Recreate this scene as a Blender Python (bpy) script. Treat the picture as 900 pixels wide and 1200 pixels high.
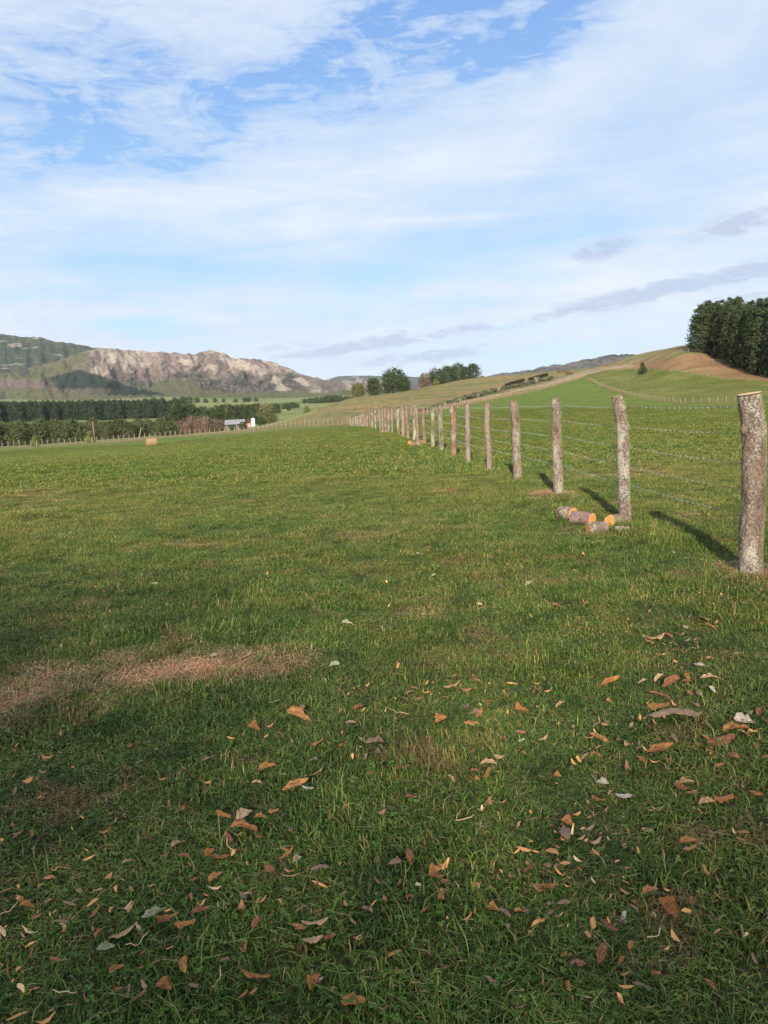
import bpy, math, random
import numpy as np
from mathutils import Vector, Matrix

R = math.radians
scene = bpy.context.scene
for o in list(bpy.data.objects): bpy.data.objects.remove(o)

# ------------------------------------------------------------------ camera
PITCH, ROLL, F, EYE = R(7.84), R(2.5), 900.0, 1.5
fwd = np.array([0, math.cos(PITCH), -math.sin(PITCH)])
r0 = np.array([1.0, 0, 0]); u0 = np.array([0, math.sin(PITCH), math.cos(PITCH)])
right = math.cos(ROLL)*r0 - math.sin(ROLL)*u0
up = math.sin(ROLL)*r0 + math.cos(ROLL)*u0
cam_d = bpy.data.cameras.new('camera'); cam = bpy.data.objects.new('camera', cam_d)
scene.collection.objects.link(cam); scene.camera = cam
cam_d.sensor_fit = 'VERTICAL'; cam_d.sensor_height = 24; cam_d.lens = 18.0
cam_d.clip_start = 0.05; cam_d.clip_end = 40000
cam.matrix_world = Matrix(((right[0], up[0], -fwd[0], 0), (right[1], up[1], -fwd[1], 0),
                           (right[2], up[2], -fwd[2], EYE), (0, 0, 0, 1)))
scene.render.resolution_x = 768; scene.render.resolution_y = 1024
scene.view_settings.view_transform = 'Standard'; scene.view_settings.look = 'None'
scene.view_settings.gamma = 1; scene.view_settings.use_curve_mapping = False
scene.view_settings.exposure = 0.84

def ray(px, py):                       # direction with unit Y
    d = fwd + right*(px-450)/F - up*(py-600)/F
    return d/d[1]
def P(px, py, Y): d = ray(px, py)*Y; return (d[0], d[1], d[2]+EYE)
def project(x, y, z):
    z = z-EYE
    a = x*right[0]+y*right[1]+z*right[2]; b = x*up[0]+y*up[1]+z*up[2]; c = x*fwd[0]+y*fwd[1]+z*fwd[2]
    c = np.where(c > 0.01, c, 0.01)
    return 450+F*a/c, 600-F*b/c

# ------------------------------------------------------------------ sun
SUN_EL, SUN_AZ_X = R(23), 0.13         # shadows run away from the camera and a little to the right
hx, hy = SUN_AZ_X, 1.0; hn = math.hypot(hx, hy); hx /= hn; hy /= hn
ldir = Vector((hx*math.cos(SUN_EL), hy*math.cos(SUN_EL), -math.sin(SUN_EL)))
sun_d = bpy.data.lights.new('sun', 'SUN'); sun = bpy.data.objects.new('sun', sun_d)
scene.collection.objects.link(sun)
sun_d.energy = 4.8; sun_d.angle = R(1.0); sun_d.color = (1.0, 0.90, 0.76)
sun.rotation_euler = ldir.to_track_quat('-Z', 'Y').to_euler(); sun.location = (-3, -20, 12)

# ------------------------------------------------------------------ node helpers
class NT:
    def __init__(s, nt): s.nt = nt; s.n = nt.nodes; s.l = nt.links
    def put(s, sock, v):
        if v is None: return
        if isinstance(v, bpy.types.NodeSocket): s.l.new(v, sock)
        else:
            if isinstance(v, tuple) and len(v) == 3 and sock.type == 'RGBA': v = (*v, 1)
            sock.default_value = v
    def math(s, op, a, b=None, c=None, clamp=False):
        n = s.n.new('ShaderNodeMath'); n.operation = op; n.use_clamp = clamp
        for i, v in enumerate((a, b, c)): s.put(n.inputs[i], v)
        return n.outputs[0]
    def mix(s, f, a, b, mode='MIX'):
        n = s.n.new('ShaderNodeMix'); n.data_type = 'RGBA'; n.blend_type = mode
        s.put(n.inputs[0], f); s.put(n.inputs[6], a); s.put(n.inputs[7], b)
        return n.outputs[2]
    def noise(s, vec, scale, detail=4, rough=0.55, dist=0.0, col=False):
        n = s.n.new('ShaderNodeTexNoise'); s.put(n.inputs['Vector'], vec)
        n.inputs['Scale'].default_value = scale; n.inputs['Detail'].default_value = detail
        n.inputs['Roughness'].default_value = rough; n.inputs['Distortion'].default_value = dist
        return n.outputs['Color' if col else 'Fac']
    def ramp(s, v, lo, hi, a=0.0, b=1.0, smooth=True):
        n = s.n.new('ShaderNodeMapRange'); n.interpolation_type = 'SMOOTHSTEP' if smooth else 'LINEAR'
        s.put(n.inputs[0], v)
        for i, x in enumerate((lo, hi, a, b)): n.inputs[i+1].default_value = x
        return n.outputs[0]
    def cramp(s, v, stops):
        n = s.n.new('ShaderNodeValToRGB'); s.put(n.inputs[0], v); e = n.color_ramp.elements
        while len(e) < len(stops): e.new(0.5)
        for k, (p, c) in enumerate(stops): e[k].position = p; e[k].color = (*c, 1)
        return n.outputs[0]
    def mapping(s, vec, scale=(1, 1, 1), rot=(0, 0, 0), loc=(0, 0, 0)):
        n = s.n.new('ShaderNodeMapping'); s.put(n.inputs[0], vec)
        n.inputs['Scale'].default_value = scale; n.inputs['Rotation'].default_value = rot; n.inputs['Location'].default_value = loc
        return n.outputs[0]
    def attr(s, name, out='Color'):
        n = s.n.new('ShaderNodeAttribute'); n.attribute_name = name; return n.outputs[out]

def material(name, rough=0.9, spec=0.25):
    m = bpy.data.materials.new(name); m.use_nodes = True
    t = NT(m.node_tree); b = m.node_tree.nodes['Principled BSDF']
    b.inputs['Roughness'].default_value = rough; b.inputs['Specular IOR Level'].default_value = spec
    return m, t, b
def bump(t, b, h, strength, dist):
    n = t.n.new('ShaderNodeBump'); n.inputs['Strength'].default_value = strength
    n.inputs['Distance'].default_value = dist; t.put(n.inputs['Height'], h); t.l.new(n.outputs[0], b.inputs['Normal'])
def wpos(t): return t.n.new('ShaderNodeNewGeometry').outputs['Position']
def opos(t): return t.n.new('ShaderNodeTexCoord').outputs['Object']

# ------------------------------------------------------------------ sky
world = bpy.data.worlds.new('World'); scene.world = world; world.use_nodes = True
t = NT(world.node_tree); bg = world.node_tree.nodes['Background']
SKY = 0.10
bg.inputs['Strength'].default_value = SKY
sky = t.n.new('ShaderNodeTexSky'); sky.sky_type = 'NISHITA'; sky.sun_disc = False
sky.sun_elevation = SUN_EL; sky.sun_rotation = math.atan2(-hx, -hy)   # sun stands behind the camera
sky.air_density = 1.0; sky.dust_density = 0.6; sky.ozone_density = 1.5
tc = t.n.new('ShaderNodeTexCoord').outputs['Generated']
sp = t.n.new('ShaderNodeSeparateXYZ'); t.put(sp.inputs[0], tc)
vx, vy, vz = sp.outputs
az = t.math('MULTIPLY', t.math('ARCTAN2', vx, vy), 57.2958)
el = t.math('MULTIPLY', t.math('ARCSINE', vz), 57.2958)
# a flat cloud layer seen in perspective
zc = t.math('ADD', t.math('MAXIMUM', vz, 0.0), 0.16)
cb = t.n.new('ShaderNodeCombineXYZ'); t.put(cb.inputs[0], t.math('DIVIDE', vx, zc)); t.put(cb.inputs[1], t.math('DIVIDE', vy, zc))
plane = cb.outputs[0]
ae = t.n.new('ShaderNodeCombineXYZ'); t.put(ae.inputs[0], az); t.put(ae.inputs[1], el)
def azel(px, py):
    d = ray(px, py); return math.degrees(math.atan2(d[0], d[1])), math.degrees(math.atan2(d[2], math.hypot(d[0], d[1])))
wn = t.noise(t.mapping(ae.outputs[0], (0.07, 0.13, 1)), 1.0, 5, 0.6, 0.3, col=True)
ws = t.n.new('ShaderNodeSeparateColor'); t.put(ws.inputs[0], wn)
azd = t.math('ADD', az, t.math('MULTIPLY', t.math('SUBTRACT', ws.outputs[0], 0.5), 16.0))
eld = t.math('ADD', el, t.math('MULTIPLY', t.math('SUBTRACT', ws.outputs[1], 0.5), 8.0))
wn2 = t.noise(t.mapping(ae.outputs[0], (0.25, 0.7, 1)), 1.0, 5, 0.6, 0.2, col=True)
ws2 = t.n.new('ShaderNodeSeparateColor'); t.put(ws2.inputs[0], wn2)
az2 = t.math('ADD', az, t.math('MULTIPLY', t.math('SUBTRACT', ws2.outputs[0], 0.5), 3.0))
el2 = t.math('ADD', el, t.math('MULTIPLY', t.math('SUBTRACT', ws2.outputs[1], 0.5), 1.3))
def blob(px, py, sx, sy, ang, amp, fine=False):     # soft elliptical bank of cloud, sizes in degrees
    a, e = azel(px, py); c, s_ = math.cos(R(ang)), math.sin(R(ang))
    A, E = (az2, el2) if fine else (azd, eld)
    da = t.math('SUBTRACT', A, a); de = t.math('SUBTRACT', E, e)
    u = t.math('ADD', t.math('MULTIPLY', da, c/sx), t.math('MULTIPLY', de, s_/sx))
    v = t.math('ADD', t.math('MULTIPLY', da, -s_/sy), t.math('MULTIPLY', de, c/sy))
    r2 = t.math('ADD', t.math('MULTIPLY', u, u), t.math('MULTIPLY', v, v))
    return t.math('MULTIPLY', t.math('POWER', 2.718, t.math('MULTIPLY', r2, -1.0)), amp)
def total(bl):
    o = bl[0]
    for b_ in bl[1:]: o = t.math('ADD', o, b_)
    return o
n_big = t.noise(t.mapping(plane, (0.5, 1.1, 1), (0, 0, R(-12))), 1.0, 9, 0.62, 0.5)
n_fine = t.noise(t.mapping(plane, (1.6, 5.0, 1), (0, 0, R(8))), 1.3, 8, 0.68, 0.6)
# streaks combed across the blue gaps
n_str = t.noise(t.mapping(ae.outputs[0], (0.10, 0.75, 1), (0, 0, R(10))), 1.0, 6, 0.62, 0.5)
holes = total([blob(40, 60, 10, 3.4, 12, 0.50), blob(210, 118, 12, 3.4, 14, 0.70), blob(60, 150, 11, 2.6, 3, 0.75),
               blob(480, 50, 11, 4.2, 24, 0.80), blob(560, 20, 7, 2.2, 15, 0.5), blob(640, 8, 8, 2.2, 10, 0.6), blob(380, 60, 8, 2, 10, 0.22)])
n_mid = t.noise(t.mapping(ae.outputs[0], (0.16, 0.32, 1), (0, 0, R(14))), 1.0, 7, 0.62, 0.7)
n_wsp = t.noise(t.mapping(ae.outputs[0], (0.35, 1.5, 1), (0, 0, R(-4))), 1.0, 6, 0.66, 0.9)
holes = t.math('MULTIPLY', holes, t.math('ADD', t.math('MULTIPLY', t.ramp(n_mid, 0.30, 0.68), 0.85), 0.26))
veil = total([blob(130, 305, 17, 3.4, -2, 0.62), blob(760, 150, 10, 2.4, 16, 0.42), blob(870, 180, 8, 2.2, 12, 0.30), blob(600, 290, 12, 2.2, 6, 0.42),
              blob(170, 382, 3.4, 0.55, 0, 0.75, True), blob(680, 400, 13, 1.5, 2, 0.50), blob(430, 310, 9, 3, 2, 0.32), blob(860, 300, 6, 1.2, 5, .35)])
cov = t.math('ADD', 0.97, t.math('MULTIPLY', t.math('SUBTRACT', n_big, 0.5), 0.5))
cov = t.math('ADD', cov, t.math('MULTIPLY', t.math('SUBTRACT', n_fine, 0.5), 0.28))
cov = t.math('ADD', cov, t.math('MULTIPLY', t.math('SUBTRACT', n_wsp, 0.5), t.math('ADD', 0.16, t.math('MULTIPLY', holes, 2.4))))
n_low = t.noise(t.mapping(ae.outputs[0], (0.06, 0.55, 1), (0, 0, R(-9))), 1.0, 7, 0.6, 0.8)
cov = t.math('ADD', cov, t.math('MULTIPLY', t.math('SUBTRACT', n_low, 0.5), t.ramp(el, 22, 7, 0.15, 2.3)))
cov = t.math('SUBTRACT', cov, holes)
cov = t.math('SUBTRACT', cov, t.math('MULTIPLY', veil, 0.9))
cov = t.math('ADD', cov, t.math('MULTIPLY', t.math('SUBTRACT', n_str, 0.5), t.math('ADD', 0.14, t.math('MULTIPLY', holes, 1.6))))
cov = t.ramp(cov, 0.0, 1.0, 0.0, 1.0, False)
bright = total([blob(300, 225, 20, 2.4, 5, 0.30), blob(620, 110, 9, 5, 30, 0.08), blob(760, 40, 8, 3, 10, 0.03), blob(650, 360, 18, 1.8, 8, 0.10), blob(420, 372, 16, 1.4, 3, 0.08), blob(300,425,30,1.2,0,.06)])
dark = total([blob(705, 294, 2.4, 0.75, 10, 1.0, True), blob(860, 264, 3.4, 0.85, 9, 1.0, True), blob(775, 300, 0.9, 0.35, 10, 0.4, True),
              blob(810, 332, 8, 0.6, 7, 1.1, True), blob(690, 360, 4, .6, 5, .45, True), blob(440, 402, 9, 0.5, 6, 1.1, True), blob(500, 417, 5.5, 0.5, 5, 1.0, True),
              blob(330, 404, 3.5, 0.3, 2, 0.5, True), blob(410, 373, 2.2, 0.22, 2, 0.4, True), blob(880, 350, 4, 0.9, 4, 0.5, True)])
dark = t.math('MULTIPLY', dark, t.ramp(t.noise(t.mapping(ae.outputs[0], (0.35, 1.3, 1)), 1.0, 7, 0.7, 0.6), 0.15, 0.60, 0.25, 1.15))
dark = t.ramp(t.math('MULTIPLY', dark, t.ramp(n_wsp, 0.30, 0.62, 0.35, 1.15)), 0.22, 0.85, 0.0, 0.72)
K = 1/SKY
cl = t.mix(t.ramp(t.math('ADD', t.math('MULTIPLY', n_big, 0.6), t.math('MULTIPLY', n_mid, 0.4)), 0.32, 0.66), (0.355*K, 0.43*K, 0.535*K), (0.46*K, 0.50*K, 0.56*K))
cl = t.mix(1.0, cl, t.mix(t.math('MULTIPLY', bright, 2.5, clamp=True), (1, 1, 1), (1.13, 1.09, 1.03)), 'MULTIPLY')
blue = t.mix(0.72, sky.outputs[0], t.mix(t.ramp(el, 2, 32), (0.215*K, 0.38*K, 0.565*K), (0.105*K, 0.225*K, 0.50*K)))
colr = t.mix(cov, blue, cl)
colr = t.mix(t.math('MULTIPLY', dark, 1.0, clamp=True), colr, (0.265*K, 0.32*K, 0.44*K))
t.l.new(colr, bg.inputs['Color'])

# ------------------------------------------------------------------ numpy noise
def _h(ix, iy, s):
    n = (ix.astype(np.int64)*374761393 + iy.astype(np.int64)*668265263 + s*144665) & 0xffffffff
    n = ((n ^ (n >> 13))*1274126177) & 0xffffffff
    return ((n ^ (n >> 16)) & 0xffffff)/float(0xffffff)
def vnoise(x, y, s=0):
    x = np.asarray(x, float); y = np.asarray(y, float)
    ix = np.floor(x); iy = np.floor(y); fx = x-ix; fy = y-iy
    fx = fx*fx*(3-2*fx); fy = fy*fy*(3-2*fy)
    a = _h(ix, iy, s); b = _h(ix+1, iy, s); c = _h(ix, iy+1, s); d = _h(ix+1, iy+1, s)
    return a+(b-a)*fx+(c-a)*fy+(a-b-c+d)*fx*fy
def fbm(x, y, o=4, s=0, g=0.5):
    v = 0; a = 1; tot = 0
    for k in range(o): v = v+a*vnoise(np.asarray(x)*2**k+17.3*k, np.asarray(y)*2**k+9.1*k, s+k); tot += a; a *= g
    return v/tot

# ------------------------------------------------------------------ terrain
CT = [(0,527,135),(100,521,140),(200,513,145),(300,506,145),(413,498,140),(178,523,112),
      (0,519,300),(100,514,290),(200,508,285),(290,501,280),(330,495,210),(350,497,165),
      (0,500,450),(215,492,450),(0,494,650),(215,489,650),(300,483,600),(330,476,900),(250,476,1100),
      (0,478,1300),(0,468,1700),(200,465,1700),(350,466,1700),(400,464,1500),(450,462,1500),
      (335,492,230),(362,482.5,235),(413,466,245),(440,463.5,250),(480,457,280),(520,449.5,310),(560,443,340),(600,440,355),(650,435,365),
      (410,490,175),(430,486,185),(480,474,195),(560,456,245),(640,441,290),
      (370,486,300),(440,474,330),(500,466,400),(560,458,460),(650,450,500),(740,440,450),(800,432,400),(870,420,330),
      (500,484,160),(560,471.5,185),(620,459,215),(660,448,240),(692,437,268),(700,431,300),
      (690,447,225),(735,464,175),(800,474,140),(900,470,130),
      (740,421,262),(770,419,240),(800,416,215),(740,448,210),(800,452,180),(900,452,160),
      (745,432,240),(800,430,203),(850,438,188),(900,441,180),(840,419,212),(900,430,205),(870,426,203),
      (700,470,3000),(850,460,3000),(500,472,3000),(300,480,3000),(100,488,3000)]
cx, cy, cq = [], [], []
for px, py, Y in CT:
    x, y, z = P(px, py, Y); r = math.hypot(x, y)
    cx.append(math.atan2(x, y)*4); cy.append(math.log(r)); cq.append(z/r)
for r in (12, 27):
    for th in np.linspace(-0.5, 0.5, 6):
        cx.append(th*4); cy.append(math.log(r)); cq.append(0.0)
for px, rows in ((-20, (541, 539, 536)), (100, (534.5, 531.5, 528)), (180, (529.5, 526, 524)), (300, (520, 514.5, 511)), (413, (510, 504, 501)), (500, (503.6, 493.5, 489)), (620, (498, 488, 481)), (740, (493, 483, 476.5)), (900, (486, 476, 472.5))):
    for Y, py in zip((45, 68, 98), rows):
        x, y, z = P(px, py, Y); r = math.hypot(x, y)
        cx.append(math.atan2(x, y)*4); cy.append(math.log(r)); cq.append(z/r)
for th in np.linspace(-0.5, 0.5, 4): cx.append(th*4); cy.append(math.log(12000)); cq.append(0.0)
cx, cy, cq = map(np.array, (cx, cy, cq)); NC = len(cx)
def _k(d2): return 0.5*d2*np.log(d2+1e-12)
A_ = np.zeros((NC+3, NC+3)); A_[:NC, :NC] = _k((cx[:, None]-cx)**2+(cy[:, None]-cy)**2)
Pm = np.stack([np.ones(NC), cx, cy], 1); A_[:NC, NC:] = Pm; A_[NC:, :NC] = Pm.T
W_ = np.linalg.solve(A_, np.concatenate([cq, [0, 0, 0]]))
def H(x, y):
    x = np.atleast_1d(np.asarray(x, float)); y = np.atleast_1d(np.asarray(y, float))
    r = np.hypot(x, y)+1e-9; th0 = np.arctan2(x, y); th = np.clip(th0, -0.52, 0.52)
    u = th*4; v = np.log(np.clip(r, 12, 12000)); q = np.zeros_like(x)
    for s0 in range(0, len(x), 40000):
        s = slice(s0, s0+40000)
        q[s] = _k((u[s, None]-cx)**2+(v[s, None]-cy)**2) @ W_[:NC] + W_[NC]+W_[NC+1]*u[s]+W_[NC+2]*v[s]
    w = np.clip((r-20)/20, 0, 1); w = w*w*(3-2*w)
    side = np.clip((1.5-np.abs(th0))/0.9, 0, 1)
    z = q*r*w*side
    k = np.clip((r-6)/40, 0, 1)
    z = z+(fbm(x/0.55, y/0.55, 3, 5)-0.5)*0.035+(fbm(x/3, y/3, 2, 8)-0.5)*0.05
    far = np.clip((r-150)/60, 0, 1)
    return z+far*(fbm(x/18, y/18, 4, 11)-0.5)*0.8*np.clip(r/260, 0, 2)
def gz(x, y): return float(H(x, y)[0])
def hit(px, py, lo=1.0, hi=2500):
    """first ground point seen through a pixel of the photograph"""
    d = ray(px, py); Y = np.exp(np.linspace(math.log(lo), math.log(hi), 700))
    g = H(d[0]*Y, Y)-(EYE+d[2]*Y); i = np.argmax(g > 0)
    if not g[i] > 0: i = 699
    if i: 
        a, b = g[i-1], g[i]; Yh = Y[i-1]+(Y[i]-Y[i-1])*(-a/(b-a)) if b != a else Y[i]
    else: Yh = Y[0]
    return d[0]*Yh, Yh, gz(d[0]*Yh, Yh)

# ------------------------------------------------------------------ object helpers
C = scene.collection
def mesh_np(name, v, f, mats, smooth=True, midx=None, cols=None, colname='col'):
    me = bpy.data.meshes.new(name)
    v = np.asarray(v, dtype=np.float32)
    if isinstance(f, np.ndarray):
        k = f.shape[1]; n = len(f)
        me.vertices.add(len(v)); me.vertices.foreach_set('co', v.ravel())
        me.loops.add(n*k); me.loops.foreach_set('vertex_index', f.astype(np.int32).ravel())
        me.polygons.add(n); me.polygons.foreach_set('loop_start', np.arange(0, n*k, k, dtype=np.int32))
        me.update(calc_edges=True)
    else:
        me.from_pydata([tuple(map(float, p)) for p in v], [], [tuple(map(int, p)) for p in f])
    if smooth: me.polygons.foreach_set('use_smooth', np.ones(len(me.polygons), dtype=bool))
    if midx is not None: me.polygons.foreach_set('material_index', np.asarray(midx, dtype=np.int32))
    if cols is not None:
        a = me.color_attributes.new(colname, 'FLOAT_COLOR', 'POINT')
        c = np.ones((len(v), 4), dtype=np.float32); c[:, :cols.shape[1]] = cols; a.data.foreach_set('color', c.ravel())
    for m in (mats if isinstance(mats, (list, tuple)) else [mats]): me.materials.append(m)
    me.update(); return me
def link(name, data, parent=None, loc=None, rot=None, scale=None, label=None, cat=None, group=None, kind=None):
    o = bpy.data.objects.new(name, data); C.objects.link(o)
    if parent is not None: o.parent = parent
    if loc is not None: o.location = loc
    if rot is not None: o.rotation_euler = rot
    if scale is not None: o.scale = scale if not isinstance(scale, (int, float)) else (scale,)*3
    for k, v in (('label', label), ('category', cat), ('group', group), ('kind', kind)):
        if v: o[k] = v
    return o
def copy_tree(o, **kw):
    c = o.copy(); C.objects.link(c)
    for k, v in kw.items():
        if k in ('label', 'category', 'group'): c[k] = v
        elif k == 'scale' and isinstance(v, (int, float)): c.scale = (v, v, v)
        else: setattr(c, k, v)
    for ch in o.children:
        d = ch.copy(); C.objects.link(d); d.parent = c
        for g in ch.children:
            e = g.copy(); C.objects.link(e); e.parent = d
    return c
class Buf:
    def __init__(s): s.v = []; s.f = []; s.m = []; s.n = 0
    def add(s, v, f, m=0):
        s.v.append(np.asarray(v, float)); s.f += [tuple(i+s.n for i in q) for q in f]; s.m += [m]*len(f); s.n += len(v)
    def tube(s, pts, rad, seg=6, m=0, cap=True, capm=None):
        pts = [np.asarray(p, float) for p in pts]; n = len(pts)
        if not hasattr(rad, '__len__'): rad = [rad]*n
        vs = []
        for i, p in enumerate(pts):
            d = pts[min(i+1, n-1)]-pts[max(i-1, 0)]; d = d/(np.linalg.norm(d)+1e-9)
            a = np.cross(d, [0, 0, 1.0] if abs(d[2]) < 0.9 else [1.0, 0, 0]); a /= np.linalg.norm(a); b = np.cross(d, a)
            for k in range(seg):
                w = 2*math.pi*k/seg; vs.append(p+rad[i]*(a*math.cos(w)+b*math.sin(w)))
        fs = [(i*seg+k, i*seg+(k+1) % seg, (i+1)*seg+(k+1) % seg, (i+1)*seg+k) for i in range(n-1) for k in range(seg)]
        s.add(vs, fs, m)
        if cap:
            off = s.n-len(vs); s.f.append(tuple(off+k for k in range(seg))[::-1]); s.f.append(tuple(off+(n-1)*seg+k for k in range(seg)))
            s.m += [m if capm is None else capm]*2
    def box(s, c, h, m=0, rz=0):
        cs, sn = math.cos(rz), math.sin(rz); vs = []
        for sx in (-1, 1):
            for sy in (-1, 1):
                for sz in (-1, 1):
                    x, y = sx*h[0], sy*h[1]; vs.append((c[0]+x*cs-y*sn, c[1]+x*sn+y*cs, c[2]+sz*h[2]))
        s.add(vs, [(0,1,3,2),(4,6,7,5),(0,4,5,1),(2,3,7,6),(0,2,6,4),(1,5,7,3)], m)
    def mesh(s, name, mats, smooth=False): return mesh_np(name, np.concatenate(s.v), s.f, mats, smooth, s.m)

# ------------------------------------------------------------------ ground material and mesh
def grass_tint(t, p):
    """large soft patches shared by the ground sheet and the blades"""
    a = t.noise(t.mapping(p, (1, 1, 0)), 0.22, 4, 0.6)
    b = t.noise(t.mapping(p, (1, 1, 0), loc=(31, 7, 0)), 1.1, 4, 0.6)
    return t.math('ADD', t.math('MULTIPLY', a, 0.55), t.math('MULTIPLY', b, 0.45))
gm, t, b = material('ground_cover', 1.0, 0.1)
p = wpos(t)
ln = t.n.new('ShaderNodeVectorMath'); ln.operation = 'LENGTH'; t.put(ln.inputs[0], p); dist = ln.outputs['Value']
tint = grass_tint(t, p)
fine = t.noise(p, 9.0, 5, 0.7); mid = t.noise(p, 0.55, 5, 0.65); spk = t.noise(p, 34.0, 3, 0.7)
g1 = t.cramp(tint, [(0.28, (0.072, 0.118, 0.020)), (0.46, (0.100, 0.145, 0.028)), (0.60, (0.132, 0.160, 0.038)), (0.74, (0.165, 0.162, 0.052))])
g1 = t.mix(1.0, g1, t.cramp(fine, [(0.25, (0.55, 0.62, 0.50)), (0.5, (1, 1, 1)), (0.78, (1.45, 1.32, 1.30))]), 'MULTIPLY')
g1 = t.mix(1.0, g1, t.cramp(mid, [(0.25, (0.78, 0.84, 0.80)), (0.5, (1, 1, 1)), (0.78, (1.25, 1.08, 1.08))]), 'MULTIPLY')
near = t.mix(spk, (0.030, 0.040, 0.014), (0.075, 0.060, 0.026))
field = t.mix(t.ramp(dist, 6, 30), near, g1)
zs = t.n.new('ShaderNodeSeparateColor'); t.put(zs.inputs[0], t.attr('zone')); zf, zd, zb = zs.outputs
zs2 = t.n.new('ShaderNodeSeparateColor'); t.put(zs2.inputs[0], t.attr('zone_b')); zv, zy, zr = zs2.outputs
hn1 = t.noise(t.mapping(p, (0.25, 1.0, 1), (0, 0, R(25))), 0.09, 6, 0.65, 0.4); hn2 = t.noise(p, 0.35, 5, 0.7)
dry = t.cramp(hn1, [(0.32, (0.105, 0.12, 0.036)), (0.45, (0.175, 0.16, 0.064)), (0.56, (0.215, 0.165, 0.08)), (0.68, (0.17, 0.10, 0.052))])
dry = t.mix(1.0, dry, t.cramp(hn2, [(0.3, (0.55, 0.6, 0.5)), (0.52, (1, 1, 1)), (0.72, (1.4, 1.3, 1.2))]), 'MULTIPLY')
hn3 = t.noise(p, 1.3, 5, 0.75)
hr = t.cramp(hn3, [(0.32, (0.60, 0.64, 0.58)), (0.5, (1, 1, 1)), (0.70, (1.35, 1.28, 1.2))])
soil = t.cramp(t.noise(t.mapping(p, (0.2, 1, 1), (0, 0, R(-20))), 0.25, 6, 0.7), [(0.3, (0.135, 0.082, 0.043)), (0.5, (0.225, 0.135, 0.070)), (0.7, (0.26, 0.185, 0.095))])
past = t.cramp(t.noise(p, 0.12, 6, 0.7), [(0.3, (0.075, 0.100, 0.021)), (0.5, (0.118, 0.130, 0.032)), (0.7, (0.18, 0.165, 0.06))])
past = t.mix(1.0, past, hr, 'MULTIPLY'); soil = t.mix(1.0, soil, hr, 'MULTIPLY')
valley = t.cramp(t.noise(t.mapping(p, (0.4, 1, 1)), 0.008, 7, 0.65), [(0.35, (0.09, 0.135, 0.04)), (0.5, (0.16, 0.185, 0.065)), (0.66, (0.24, 0.22, 0.105))])
thatch = t.cramp(t.noise(t.mapping(p, (1, 3, 1)), 22, 5, 0.75), [(0.3, (0.095, 0.055, 0.034)), (0.5, (0.21, 0.125, 0.078)), (0.72, (0.34, 0.22, 0.14))])
dry = t.mix(1.0, dry, hr, 'MULTIPLY')
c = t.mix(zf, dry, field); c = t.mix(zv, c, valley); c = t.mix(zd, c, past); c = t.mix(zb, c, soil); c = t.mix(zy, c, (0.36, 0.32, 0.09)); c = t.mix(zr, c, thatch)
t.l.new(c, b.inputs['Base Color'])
bh = t.math('ADD', t.math('MULTIPLY', t.noise(p, 2.2, 8, 0.75), 1.0), t.math('MULTIPLY', spk, 0.25))
bump(t, b, bh, 0.6, 0.22)

def rb_pts():
    q = [(0,527,135),(100,521,140),(200,513,145),(300,506,145),(413,498,140),(430,493,146),(500,484,160),(560,471.5,185),(620,459,215),(660,448,240),(684,442,255),(690,447,225),(735,464,175),(800,474,140),(900,470,130)]
    o = [P(*a) for a in q]; return np.array([math.atan2(a[0], a[1]) for a in o]), np.array([math.hypot(a[0], a[1]) for a in o])
RBT, RBR = rb_pts()
def inpoly(x, y, poly):
    r = np.zeros(x.shape, bool); n = len(poly); j = n-1
    for i in range(n):
        xi, yi = poly[i]; xj, yj = poly[j]
        c_ = ((yi > y) != (yj > y)) & (x < (xj-xi)*(y-yi)/((yj-yi) if yj != yi else 1e-9)+xi)
        r ^= c_; j = i
    return r
PATCH = [(-90,868),(0,846),(60,828),(110,812),(170,806),(225,803),(270,800),(300,788),(312,774),(286,768),(268,758),(240,762),(205,770),(150,776),(110,786),(70,794),(0,808),(-90,832)]
PATCHW = [hit(*q)[:2] for q in PATCH]
EXTRA = [[hit(*q)[:2] for q in pl] for pl in ([(840,668),(880,664),(930,668),(900,684),(860,682)], [(620,581),(650,577),(668,582),(640,588)])]
rings = [0.0]+list(np.exp(np.linspace(math.log(0.5), math.log(60), 150)))+list(np.exp(np.linspace(math.log(60.8), math.log(1500), 300)))+list(np.exp(np.linspace(math.log(1520), math.log(12000), 40)))
ths = np.concatenate([np.linspace(-math.pi, -0.62, 40)[:-1], np.linspace(-0.62, 0.62, 620), np.linspace(0.62, math.pi, 40)[1:]])
rr, tt = np.meshgrid(rings[1:], ths[:-1], indexing='ij')
gx = np.concatenate([[0], (rr*np.sin(tt)).ravel()]); gy = np.concatenate([[0], (rr*np.cos(tt)).ravel()])
gzz = H(gx, gy)
nr, ntg = rr.shape
i, j = np.meshgrid(np.arange(nr-1), np.arange(ntg), indexing='ij'); j2 = (j+1) % ntg
quads = np.stack([1+i*ntg+j, 1+(i+1)*ntg+j, 1+(i+1)*ntg+j2, 1+i*ntg+j2], -1).reshape(-1, 4)
fan = [(0, 1+k, 1+(k+1) % ntg, 1+(k+1) % ntg) for k in range(ntg)]
rad = np.hypot(gx, gy); th = np.arctan2(gx, gy); front = np.abs(th) < 0.62
wob = (fbm(gx/9, gy/9, 3, 21)-0.5)
rbv = np.interp(th, RBT, RBR)
z_field = (rad < rbv*(1+0.006*wob)).astype(float)
gpx, gpy = project(gx, gy, gzz); gpx = gpx+wob*8; gpy = gpy+wob*2.5
mid_r = front & (rad > rbv) & (rad < 420)
z_past = (mid_r & inpoly(gpx, gpy, [(688,436),(700,434),(760,430.5),(800,436),(850,444),(905,446),(960,450),(960,490),(700,490),(684,445)])).astype(float)
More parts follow.
